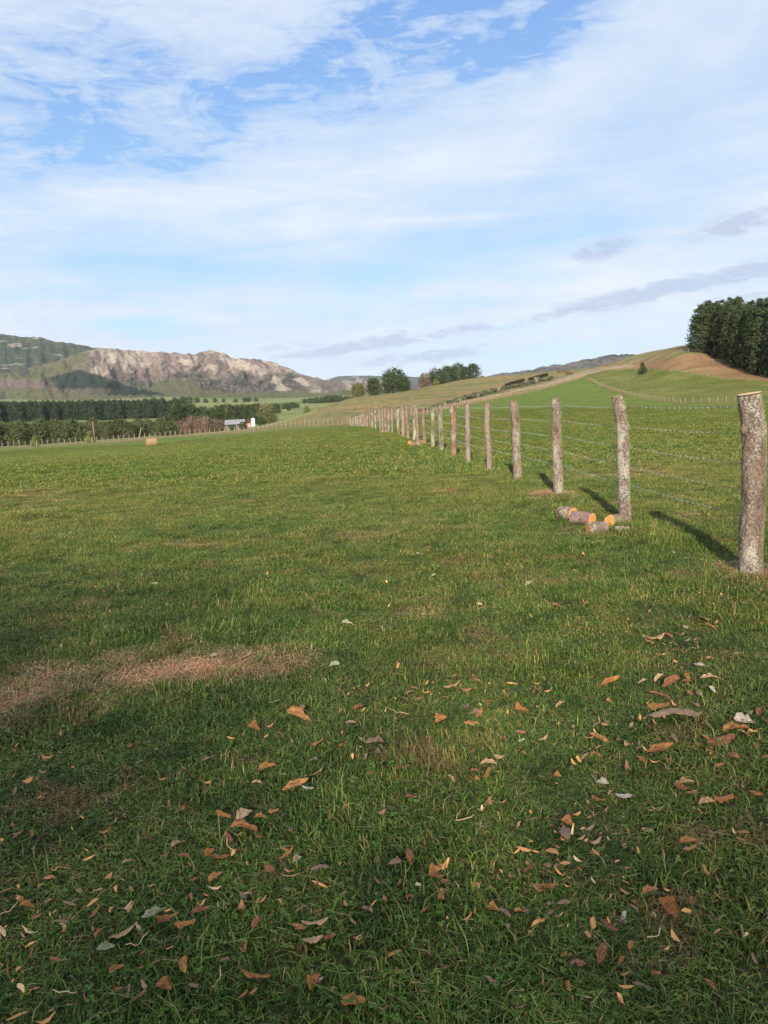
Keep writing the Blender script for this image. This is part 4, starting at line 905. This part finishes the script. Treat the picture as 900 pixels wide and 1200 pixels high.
stake_fence([(P(413,498,140)[0], 140, 0), (P(430,493,146)[0], 146, 0)]+[hit(*q, lo=110, hi=400) for q in [(505,484.5),(530,479),(560,473),(600,465),(630,459),(652,453),(672,447),(687,441.5)]], 1.30, 1.35, 0.085, 'stake fence climbing the hill along the dirt track', 2)
stake_fence([(P(*q)[0], P(*q)[1], 0) for q in [(690,447,225),(735,464,175),(800,474,140),(900,470,130),(960,468,128)]], 1.45, 1.1, 0.05, 'stake fence across the far right edge of the green field below the olive pasture', 3)
rootf = stake_fence([(792,414.5),(801.5,413.5),(805,413.5),(812,413.8),(818,414)], 2.2, 1.25, 0.07, 'short wire fence on the hilltop left of the pine grove', 4, nw=2)

# bale, poles, farmhouse
M_HAY, t, b = material('hay', 1.0, 0.05)
q = opos(t); t.l.new(t.cramp(t.noise(t.mapping(q, (1, 6, 6)), 5, 5, 0.75), [(0.3, (0.14, 0.095, 0.045)), (0.5, (0.27, 0.195, 0.095)), (0.7, (0.40, 0.30, 0.16))]), b.inputs['Base Color']); bump(t, b, t.noise(q, 14, 5, 0.8), 1, 0.06)
bx, by, _ = P(178, 523.5, 112); bz = gz(bx, by)
g = np.random.RandomState(3); V = []; n_, sg = 15, 40
for i in range(n_):
    xx = -0.72+1.44*i/(n_-1); e = 1-0.10*(abs(xx)/0.72)**6
    for k in range(sg):
        a = 2*math.pi*k/sg; rr_ = 0.62*e*(1+0.07*(float(vnoise(math.cos(a)*3+9, math.sin(a)*3+xx*3))-0.5)+0.015*g.randn()); V.append((xx, rr_*math.cos(a), 0.58+max(-0.57, rr_*math.sin(a))))
fs = [(i*sg+k, i*sg+(k+1) % sg, (i+1)*sg+(k+1) % sg, (i+1)*sg+k) for i in range(n_-1) for k in range(sg)]+[tuple(range(sg))[::-1], tuple((n_-1)*sg+k for k in range(sg))]
link('hay_bale', mesh_np('hay_bale', V, fs, M_HAY, False), loc=(bx, by, bz), rot=(0, 0, R(28)), label='round weathered hay bale lying alone on the far green field', cat='hay bale')
for (px, py, ptx, pty, r_, lab) in ((111, 512, 109.5, 490, 0.10, 'tall thin wooden pole behind the left stake fence'), (161, 509, 164, 498, 0.11, 'short leaning wooden pole behind the left stake fence')):
    d = ray(px, 510); Y = 156; z = gz(d[0]*Y, Y); hh = (py-pty)/F*Y+0.5; B = Buf(); B.tube([(0, 0, -0.3), ((ptx-px)/F*Y*0.5+.3*(r_>.1), 0, hh/2), ((ptx-px)/F*Y+0.02*hh+.35*(r_>.1), 0, hh)], [r_*1.1, r_, r_*0.8], 8)
    link('wooden_pole', B.mesh('wooden_pole', M_BARKG, True), loc=(d[0]*Y, Y, z), label=lab, cat='pole')
def plain(name, col, rough=0.8, metal=0.0):
    m, t, b = material(name, rough, 0.3); q = opos(t); t.l.new(t.mix(t.noise(q, 0.9, 4, 0.7), tuple(c_*0.8 for c_ in col), tuple(min(1, c_*1.15) for c_ in col)), b.inputs['Base Color']); b.inputs['Metallic'].default_value = metal; return m
M_SILV = plain('silver_sheet_roof', (0.20, 0.205, 0.215), 0.85); M_REDR = plain('red_sheet_roof', (0.38, 0.07, 0.06), 0.6); M_WHT = plain('white_painted_wall', (0.80, 0.80, 0.78)); M_DW = plain('grey_board_wall', (0.13, 0.11, 0.10)); M_GL = plain('window_glass', (0.05, 0.06, 0.08), 0.15); M_PINK = plain('faded_red_wall', (0.50, 0.26, 0.24))
hx0, hy0 = ray(281, 495)[0]*238, 238.0; hz0 = EYE+ray(281, 498)[2]*238
hz0 = EYE+ray(281, 502.0)[2]*238; house = link('farmhouse', None, loc=(hx0, hy0, hz0), rot=(0, 0, R(8)), label='long low farmhouse with silver roof, red gable and white end wall', cat='farmhouse')
print('HOUSE base', hz0, 'ground', gz(hx0, hy0))
def part(name, fn, mat, parent): 
    B = Buf(); fn(B); return link(name, B.mesh(name, mat), parent)
u_ = 238/F  # metres per photo pixel out there
def gable(B, xc, w, y0_, y1_, z0_, z1_, along_x=True, th=0.12):
    if along_x: vs = [(xc-w/2, y0_, z0_), (xc+w/2, y0_, z0_), (xc+w/2, (y0_+y1_)/2, z1_), (xc-w/2, (y0_+y1_)/2, z1_), (xc-w/2, y1_, z0_), (xc+w/2, y1_, z0_)]; vs += [(a, b2, c2-th) for a, b2, c2 in vs]
    else: vs = [(xc-w/2, y0_, z0_), (xc-w/2, y1_, z0_), (xc, y1_, z1_), (xc, y0_, z1_), (xc+w/2, y0_, z0_), (xc+w/2, y1_, z0_)]; vs += [(a, b2, c2-th) for a, b2, c2 in vs]
    f = [(0,1,2,3),(3,2,5,4),(6,9,8,7),(9,10,11,8)] + [(0,6,7,1),(4,5,11,10),(1,7,8,2),(2,8,11,5),(0,3,9,6),(3,4,10,9)]
    B.add(vs, f)
wl = part('wall', lambda B: B.box((-1.0*u_, 0, 0.3), (15.5*u_, 2.1, 1.3)), M_DW, house)
for k in range(4): part('window', lambda B: B.box(((-12+k*5.5)*u_, -2.12, 0.95), (0.45, 0.03, 0.35)), M_GL, house)
part('roof', lambda B: (gable(B, -5.5*u_, 23*u_, -2.6, 2.6, 1.45, 2.75),), M_SILV, house)
part('gable_roof', lambda B: gable(B, 9.6*u_, 7.5*u_, -3.2, 2.4, 1.35, 2.75, False), M_REDR, house)
part('gable_wall', lambda B: (B.box((9.6*u_, -2.3, 0.2), (2.9*u_, 0.4, 1.15)),), M_PINK, house)
part('end_wall', lambda B: (B.box((15.4*u_, -0.3, 1.1), (1.9*u_, 2.2, 1.65)), B.box((15.4*u_, -0.3, 2.83), (1.4*u_, 1.7, 0.1))), M_WHT, house)
for px, Yc, hp, lab in ((270, 226, 6.5, 'left dark bush in front of the silver roofed farmhouse'), (283, 225, 8.5, 'middle dark bush in front of the silver roofed farmhouse'), (304, 232, 10, 'dark bush between the white end wall and the olive tree')):
    o = copy_tree(dk[1]); put(o, px, Yc, hpx=hp, h0=8, wid=1.3, label=lab, group='bushes beside the farmhouse')

# ------------------------------------------------------------------ sawn logs by the second post
def sawn(label, px, py, length, r_, yaw, seed, mat=M_BARK, cut=M_FRESH, tilt=0.0, z0=0.0, rough=0.08):
    x, y, z = hit(px, py, lo=3, hi=80); c_, s_ = math.cos(yaw), math.sin(yaw)
    me = log_mesh('log', [(-length/2, 0, 0), (0, 0, 0.005), (length/2, 0, 0)], r_, seed, seg=36, n=30, rough=rough, mats=(mat, cut), knots=1, recess=0.93)
    return link('sawn_log', me, loc=(x, y+r_, z+r_*0.93+z0), rot=(0, tilt, yaw), label=label, cat='log', group='sawn logs on the grass')
M_DBARK = bark_material('dark_bark', (0.13, 0.085, 0.075), (0.22, 0.15, 0.13), (0.33, 0.27, 0.25), 0.15, 0.0)
sawn('thick rough barked log with orange cut patch, leftmost of the sawn logs', 667, 611, 0.20, 0.088, R(-58), 31)
sawn('dark purplish barked log with an orange sawn face, second from the left', 685, 616.5, 0.27, 0.080, R(-52), 32, M_DBARK, rough=0.04)
sawn('short grey barked log lying crossways in front of the log pile', 701.5, 626, 0.215, 0.066, R(4), 33)
sawn('grey log with round orange end touching the foot of the second fence post', 721, 616.5, 0.21, 0.062, R(48), 34)
sawn('smallest pale whitish log in front of the second fence post', 730.5, 624, 0.14, 0.033, R(-30), 35, M_BARK)
# small offcuts further along the fence
for k, (px, py, L_, r_, yaw, lab) in enumerate(((487, 523, .34, .08, R(20), 'orange log chunk at the foot of the dark post far along the fence'), (494, 521.5, .35, .09, R(-30), 'second orange log chunk beside the dark post far along the fence'), (482, 521.5, .3, .08, R(70), 'left orange log chunk near the dark post far along the fence'), (450, 507.5, .4, .09, R(10), 'small orange log at the foot of the distant fence posts'))):
    sawn(lab, px, py, L_, r_, yaw, 41+k, M_BARK2)

# ------------------------------------------------------------------ bark chips
def chip_mat(name, a, b_, c3):
    m, t, b = material(name, 0.8, 0.2); q = opos(t); oi = t.n.new('ShaderNodeObjectInfo'); rnd = oi.outputs['Random']
    c = t.mix(rnd, a, b_); c = t.mix(t.ramp(t.noise(t.mapping(q, (3, 12, 3)), 12, 4, 0.7), 0.4, 0.75), c, c3)
    c = t.mix(t.ramp(t.noise(t.mapping(q, (0.8, 7, 1), loc=(3, 1, 0)), 3.2, 4, 0.7, 0.5), 0.50, 0.62), c, (c3[0]*0.75, c3[1]*0.7, c3[2]*0.7))
    c = t.mix(1.0, c, t.cramp(t.noise(q, 7, 5, 0.75), [(0.3, (0.6, 0.55, 0.5)), (0.5, (1, 1, 1)), (0.72, (1.3, 1.3, 1.3))]), 'MULTIPLY'); t.l.new(c, b.inputs['Base Color']); bump(t, b, t.noise(t.mapping(q, (2, 9, 2)), 10, 5, 0.75), 0.7, 0.06); return m
CM = {'orange': chip_mat('orange_bark', (0.54, 0.235, 0.080), (0.68, 0.36, 0.145), (0.38, 0.16, 0.065)), 'rust': chip_mat('rust_bark', (0.40, 0.16, 0.075), (0.52, 0.25, 0.12), (0.22, 0.10, 0.06)),
      'tan': chip_mat('tan_bark', (0.68, 0.44, 0.21), (0.76, 0.58, 0.35), (0.52, 0.27, 0.12)), 'brown': chip_mat('brown_bark', (0.22, 0.13, 0.085), (0.36, 0.23, 0.15), (0.46, 0.35, 0.26)),
      'white': chip_mat('white_bark', (0.72, 0.66, 0.54), (0.80, 0.74, 0.61), (0.50, 0.42, 0.33)), 'lichen': chip_mat('lichen_scrap', (0.46, 0.48, 0.28), (0.55, 0.56, 0.36), (0.32, 0.35, 0.19))}
def chip_mesh(seed, mat, asp=0.36):
    g = np.random.RandomState(seed); nu_, nv_ = 15, 8; u = np.linspace(-0.5, 0.5, nu_); v_ = np.linspace(-0.5, 0.5, nv_); U, V = np.meshgrid(u, v_, indexing='ij')
    wdt = asp*np.clip(1-(np.abs(U)*2)**g.uniform(1.8, 5), 0.10, 1)**g.uniform(0.5, 0.9)*(0.68+0.7*fbm(U*6+seed, U*0, 3, seed, 0.7))
    X = U+0.05*(fbm(V*6+9, U*2, 2, seed+1)-0.5); Y = V*wdt+0.16*asp*np.sin(U*g.uniform(2, 5)+g.uniform(0, 3))+asp*0.35*(fbm(U*5, V*2+4, 2, seed+2)-0.5)
    curl = g.uniform(-0.9, 2.4); bend = g.choice((-0.7, 0.6, 1.2))
    Z = curl*(Y**2)/asp*1.3+bend*U**2*0.5+0.07*(fbm(U*5, V*5, 3, seed+3)-0.5)+0.10*U*g.uniform(-1, 1)
    top_ = np.stack([X, Y, Z], -1).reshape(-1, 3); th_ = 0.018+0.02*fbm(U*6, V*6, 2, seed+5).reshape(-1)
    bot = top_-np.stack([0*th_, 0*th_, th_], 1); vs = np.concatenate([top_, bot]); vs[:, 2] -= vs[:, 2].min()
    i, j = np.meshgrid(np.arange(nu_-1), np.arange(nv_-1), indexing='ij'); q = np.stack([i*nv_+j, (i+1)*nv_+j, (i+1)*nv_+j+1, i*nv_+j+1], -1).reshape(-1, 4)
    N = nu_*nv_; rim = [k for k in range(nv_)]+[k*nv_+nv_-1 for k in range(1, nu_)]+[(nu_-1)*nv_+k for k in range(nv_-2, -1, -1)]+[k*nv_ for k in range(nu_-2, 0, -1)]
    side = np.array([(rim[k], rim[(k+1) % len(rim)], N+rim[(k+1) % len(rim)], N+rim[k]) for k in range(len(rim))])
    return mesh_np('bark_chip', vs, np.concatenate([q, q[:, ::-1]+N, side]), mat, True)
CH = {c_: [chip_mesh(50+17*k+hash_, m, (0.26, 0.34, 0.38, 0.20, 0.30)[k]) for k in range(5)] for hash_, (c_, m) in enumerate(CM.items())}
def chip(px, py, L, ang, colr_, label=None, k=None, lift=0.036, group=None, tilt=0.5, wide=1.0):
    x, y, z = hit(px, py, lo=0.8, hi=60); s_ = L/F*y*1.0/math.cos(0.2)
    g = random.Random(int(px*13+py*7)); k = g.randrange(5) if k is None else k
    s_ = max(s_, 0.01)
    return link('bark_chip', CH[colr_][k], loc=(x, y, z+lift), rot=(g.uniform(-tilt, tilt), g.uniform(-tilt, tilt), R(ang)), scale=(s_, s_*wide, s_*g.uniform(0.7, 1.1)), label=label, cat='bark chip', group=group)
BIG = [ # px, py, length px, heading, colour, label
 (286,985,34,15,'orange','widest orange bark chip with pale rings, lower left of the picture centre'),(286,968,30,70,'tan','pale pointed bark chip leaning up just behind the widest orange chip'),(305,970,20,-30,'orange','small orange bark chip right of the pale pointed chip'),(263,967,20,-15,'orange','flat orange brown chip left of the pale pointed chip'),
 (210,1002,22,60,'tan','slim pale tan chip with upturned tip standing alone in grass'),(255,1018,32,30,'orange','rough orange strip of bark beside a thin curved twig'),(254,1041,20,45,'orange','small bright orange bark piece below the rough orange strip'),(341,1041,24,-8,'tan','flat pale orange sliver below the pale green lichen scrap'),
 (317,1032,18,-35,'rust','small rust coloured chip left of the flat pale orange sliver'),(338,1014,20,35,'orange','thin curved orange chip beside the pale green lichen scrap'),(349,1019,13,10,'lichen','round pale green lichen scrap among orange chips'),(375,1030,24,20,'brown','greyish pink crumpled bark piece right of the lichen scrap'),
 (348,932,34,5,'orange','long orange and white torn bark piece above the left chip cluster'),(361,935,16,-20,'white','white torn end of bark beside a long orange piece'),(314,910,22,10,'orange','flat orange chip upper left of the torn orange piece'),(374,916,18,25,'tan','small bright tan chip right of the flat orange chip'),
 (350,849,32,-6,'orange','bright orange double chip just below the bare straw patch'),(374,881,16,0,'orange','small orange chip below the bright double chip'),
 (148,1107,38,15,'tan','pale torn bark piece with loose fibres, left end of the lower left cluster'),(196,1090,30,25,'orange','long curved orange chip in the lower left cluster'),(219,1098,26,10,'orange','round ended orange chip with pale top in the lower left cluster'),(182,1086,34,40,'lichen','greenish grey bark strip behind the lower left cluster'),(236,1080,24,20,'rust','reddish chip at the right end of the lower left cluster'),
 (216,1146,26,-65,'orange','narrow standing orange strip near the bottom left'),(193,1172,21,-5,'orange','oval deep orange chip near the bottom edge left of centre'),(125,1125,22,20,'lichen','pale green forked lichen scrap near the bottom left'),(66,1139,16,-15,'orange','small orange chip with white stalk near the bottom left edge'),(165,1182,20,50,'rust','crumpled rust chip at the bottom edge'),
 (33,1076,20,3,'orange','flat orange chip next to a pale twig at the left edge'),(370,1098,34,12,'tan','folded cream and orange bark piece, top of the bottom middle cluster'),(352,1101,20,-35,'orange','orange chip left of the folded cream piece'),(368,1116,26,25,'tan','pale wedge of bark below the folded cream piece'),(387,1112,18,30,'rust','dark rust chip right of the pale wedge'),
 (300,1162,38,3,'orange','long flat orange strip near the bottom edge'),(370,1167,22,60,'orange','fan shaped orange chip near the bottom edge'),(415,1190,30,15,'orange','orange torn bark at the very bottom middle'),(298,1178,14,60,'orange','small dark orange chip below the long flat strip'),
 (480,1015,24,80,'rust','reddish standing chip right of the picture middle'),(510,1035,18,30,'orange','small orange sliver right of the reddish standing chip'),(480,1065,14,5,'rust','small reddish chip below the orange sliver'),(640,1053,18,0,'orange','left one of two touching round orange chips'),(648,1051,14,20,'orange','right one of two touching round orange chips'),
 (622,1030,20,5,'rust','small russet chip above the two round orange chips'),(610,1083,16,10,'orange','small bright orange chip below the two round orange chips'),(575,1166,20,-50,'brown','brown pointed chip near the bottom edge right of centre'),(731,1088,24,60,'white','white and cream curled bark with grey underside, right lower area'),(728,1095,20,20,'brown','grey pink flake under the white curled bark'),
 (714,1100,30,-65,'rust','thin curved rust strip left of the white curled bark'),(706,1133,30,50,'rust','long bent rust strip below the white curled bark'),(762,1058,20,-6,'orange','orange chip at the upper end of a broken strip on the right'),(782,1078,28,-50,'orange','long broken orange strip running down to the right'),
 (751,1173,30,8,'brown','large grey flake near the bottom right corner'),(769,1158,20,30,'orange','bright orange chip above the large grey flake'),(664,990,26,75,'brown','upright brown and orange strip in the right half'),(701,950,22,20,'orange','rust orange torn piece beside a grey twig'),(705,929,17,-25,'white','pale cream oval chip in the right half'),
 (730,945,24,15,'white','grey white thin bark strip beside the rust torn piece'),(802,931,32,-45,'tan','long pale tan strip sloping down on the right'),(828,952,20,-8,'tan','pale tan chip right of the long sloping strip'),(848,949,26,5,'orange','curved orange chip at the right end of a row of three'),(884,942,20,10,'orange','round orange chip near the right edge'),
 (790,849,60,-4,'brown','longest bark strip, brown and cream, lying across the right side'),(775,838,30,-50,'orange','orange curved end piece above the longest strip'),(772,825,26,-25,'rust','dark rust flap above the longest strip'),(808,848,30,3,'tan','cream bark flake lying on the longest strip'),(832,804,26,12,'tan','bright tan curled chip on the right side'),
 (834,817,12,-70,'white','small bright white chip under the tan curled chip'),(786,808,26,15,'rust','dark red brown flake left of the tan curled chip'),(753,807,12,-10,'tan','small yellow tan chip on the right side'),(820,788,22,-5,'white','thin white sliver on the right side above the tan chip'),(813,767,10,5,'white','tiny white chip on the upper right side'),
 (872,855,24,-5,'white','cream white oval chip near the right edge'),(862,866,30,-3,'orange','yellow orange chip just under the cream white chip'),(890,843,18,60,'rust','pinkish chip at the right edge'),(775,889,34,3,'orange','long flat orange strip on the right side below the longest strip'),(790,875,22,80,'brown','upright brown strip above the long flat orange one'),
 (735,883,18,55,'tan','pale upright sliver left of the upright brown strip'),(846,880,34,0,'rust','long rusty strip of bark at the right side'),(858,898,24,-70,'rust','dark upright flake under the rusty row'),(702,876,32,5,'orange','flat russet bark in the middle of the right side'),(716,807,26,8,'orange','orange strip in the upper right litter'),
 (549,839,24,85,'brown','upright grey barked stick right of the picture centre'),(563,847,20,60,'orange','bright orange curled chip beside the upright grey stick'),(553,857,18,5,'orange','orange chip at the foot of the upright grey stick'),(612,842,22,30,'orange','curved orange chip right of the upright stick'),(610,867,13,10,'rust','small deep red chip above a pale green scrap'),(611,877,10,15,'lichen','small pale green scrap under the deep red chip'),
 (573,906,22,-12,'tan','bright cream and orange chip in the middle right cluster'),(586,897,16,-35,'tan','small pinkish tan chip right of the cream and orange chip'),(557,914,12,0,'rust','round dark red chip in the middle right cluster'),(472,910,24,40,'rust','dark red curled flake left of the middle right cluster'),(532,813,22,-15,'tan','pinkish pale chip above the upright grey stick'),
 (440,880,26,20,'brown','brown crumpled bark at the picture centre'),(420,838,20,-40,'rust','reddish crumbs with white speck left of centre'),(655,717,20,10,'rust','russet chip in the upper litter right of centre'),(826,732,20,40,'tan','pinkish tan chip in the upper right litter'),(832,740,14,-30,'orange','orange chip just below the pinkish tan one'),
 (768,757,24,12,'tan','pale orange strip in the upper right litter'),(762,762,12,40,'orange','small round orange chip left of the pale orange strip'),(657,835,14,15,'tan','small bright tan chip midway on the right side'),(806,998,20,-20,'orange','orange chip low on the right side'),(818,1000,12,25,'rust','little rust chip beside the orange one low on the right'),
 (406,736,19,8,'lichen','largest pale greenish white scrap on the green grass above centre'),(502,777,3,0,'white',None),(322,831,17,-10,'lichen','pale grey green scrap right of the straw patch'),(250,776,22,-15,'lichen','pale green lichen tuft lying on the straw patch'),(392,787,22,5,'lichen','pale lichen branch right of the straw patch'),(182,689,14,10,'lichen','pale scrap on the grass left of centre'),
 (620,690,20,10,'lichen','pale ring shaped twig on the grass right of centre'),(508,679,12,0,'lichen','small pale scrap high on the grass near the centre'),(563,714,10,5,'white','small cream chip on the grass right of centre'),(490,653,10,0,'lichen','pale scrap highest on the grass near the centre'),(290,777,18,20,'tan','pale straw coloured chip behind the straw patch'),(690,875,14,5,'tan','small tan chip next to the flat russet bark'),
]
for q in BIG:
    if q[5] is None: continue
    q = list(q)
    if q[4] in ('lichen', 'white') and q[1] < 800: q[2] *= 0.62
    chip(*q[:5], label=q[5], wide=1.15)
g = random.Random(2024)
CLS = {'orange': 'small orange brown bark chip lying loose in the grass', 'rust': 'small dark rust coloured bark chip lying loose in the grass', 'tan': 'small pale tan bark chip lying loose in the grass',
       'brown': 'small dull brown bark crumb lying loose in the grass', 'white': 'tiny whitish bark chip lying loose in the grass', 'lichen': 'tiny pale green lichen scrap lying in the grass'}
nch = 0
while nch < 190:
    px, py = g.uniform(5, 898), g.uniform(700, 1196)
    if nch % 5 < 3:
        s_ = g.choice([q for q in BIG if q[1] > 790 and q[4] != 'lichen']); px, py = s_[0]+g.gauss(0, 26), min(1196, s_[1]+g.gauss(0, 13))
    dens = 0.25+0.75*min(1, max(0, (py-760)/200)); dens *= 0.45+0.55*(px/900) if py < 930 else 1
    dens *= 0.35+1.3*float(fbm(px/70, py/45, 3, 77))**1.0
    if py < 780 and px < 500: dens *= 0.3
    if nch % 5 > 2 and g.random() > dens: continue
    c_ = g.choices(('orange', 'rust', 'tan', 'brown', 'white', 'lichen'), (36, 30, 7, 28, 1, 1))[0]
    chip(px, py, g.uniform(8, 20)*(0.65+0.45*(py-650)/550), g.uniform(-90, 90), c_, CLS[c_], group='small bark chips in the grass ('+c_+')', lift=0.034); nch += 1
# crumbs too small and many to count
B = Buf(); n_ = 0; V, Fq, Cc = [], [], []
cm, t, b = material('bark_crumbs', 0.9, 0.1); t.l.new(t.attr('col'), b.inputs['Base Color'])
while n_ < 1700:
    y = g.uniform(1.2, 10); x = g.uniform(-0.6, 0.6)*y
    if g.random() > min(1, 5.0/y**1.3)*(0.04+3.0*max(0, float(fbm(x/0.55+3, y/0.55, 3, 79))-0.47)*(1.5 if x > 0 else 1.0)): continue
    s_ = g.choice((0.005, 0.008, 0.011, 0.017, 0.022))*g.uniform(0.8, 1.3); z = gz(x, y)+g.uniform(0.018, 0.040); a = g.uniform(0, 6.28); tl = g.uniform(-.4, .4); cu = g.uniform(-.3, .6); wd = g.uniform(.18, .38)
    d1 = np.array((math.cos(a), math.sin(a), tl))*s_; d2 = np.array((-math.sin(a), math.cos(a), g.uniform(-.5, .5)))*s_*wd
    p0 = np.array((x, y, z)); upv = np.array((0, 0, s_*cu)); k = len(V); j1, j2 = g.uniform(.7, 1.2), g.uniform(.6, 1.1)
    V += [p0-d1*0.95-d2*0.25+upv, p0-d1-upv*0+d2*0.3+upv, p0-d1*0.35-d2*j1, p0-d1*0.3+d2*j2, p0+d1*0.4-d2*j2, p0+d1*0.35+d2*j1, p0+d1-d2*0.2+upv*1.2, p0+d1*0.9+d2*0.3+upv]
    Fq += [(k, k+2, k+3, k+1), (k+2, k+4, k+5, k+3), (k+4, k+6, k+7, k+5)]
    col = np.array(g.choices([(0.58, 0.28, 0.11), (0.36, 0.17, 0.08), (0.60, 0.40, 0.21), (0.26, 0.17, 0.11)], (5, 5, 1, 4))[0])*g.uniform(.7, 1.2); Cc += [col]*8; n_ += 1
link('bark_crumbs', mesh_np('bark_crumbs', V, np.array(Fq), cm, False, cols=np.array(Cc)), kind='stuff', label='fine orange brown bark crumbs scattered through the grass')
# thin dry twigs
for k, (px, py, L, ang, lab) in enumerate(((268,1003,26,-55,'thin curved grey twig left of the orange chip cluster'),(12,1080,34,60,'pale thin twig leaning at the left edge'),(165,1117,30,45,'thin dry straw twig below the lower left cluster'),(75,1178,34,-4,'pale bent straw near the bottom left corner'),(258,1160,24,80,'thin curved brown stalk near the bottom edge'),(548,972,30,20,'thin dry twig in the middle of the lower grass'),(770,1110,30,35,'thin pale twig low on the right side'),(465,842,30,-35,'thin grey twig at the picture centre'))):
    x, y, z = hit(px, py, lo=0.8, hi=30); s_ = L/F*y; a = R(ang); B = Buf(); gq = random.Random(k); pts = []
    for i in range(7):
        w = i/6-0.5; pts.append((math.cos(a)*w*s_-math.sin(a)*s_*0.18*(4*w*w), math.sin(a)*w*s_*1.3+math.cos(a)*s_*0.18*(4*w*w), 0.035+gq.uniform(-.006, .010)))
    B.tube(pts, [0.0016]*6+[0.0008], 6); link('twig', B.mesh('twig', M_CUT, True), loc=(x, y, z), label=lab, cat='twig', group='thin dry twigs in the grass')
# dandelions in the right field
M_YEL = plain('dandelion_petals', (0.75, 0.55, 0.03)); M_STEM = plain('flower_stem', (0.10, 0.16, 0.04))
for k, (px, py, lab) in enumerate(((830.5,609.5,'yellow dandelion nearest the thick fence post in the right field'),(797,545,'far yellow dandelion beyond the third wire in the right field'),(782,555,'far dull yellow dandelion left of the other far one'))):
    x, y, z = hit(px, py, lo=3, hi=60); root = link('dandelion', None, loc=(x, y, z), label=lab, cat='flower', group='dandelions in the right field')
    B = Buf(); B.tube([(0, 0, 0), (0.004, 0, 0.04), (0, 0, 0.065)], 0.002, 5); link('stem', B.mesh('stem', M_STEM), root)
    B = Buf(); gq = random.Random(k)
    for ring_, (rn, n_, zz) in enumerate(((0.022, 16, 0.066), (0.016, 12, 0.070), (0.009, 8, 0.073))):
        for i in range(n_):
            a = 6.283*i/n_+ring_*0.3; c_, s_ = math.cos(a), math.sin(a); B.add([(0, 0, zz), (c_*rn*.6-s_*.003, s_*rn*.6+c_*.003, zz+.003), (c_*rn, s_*rn, zz+.001), (c_*rn*.6+s_*.003, s_*rn*.6-c_*.003, zz+.003)], [(0, 1, 2, 3)])
    link('petals', B.mesh('petals', M_YEL), root)
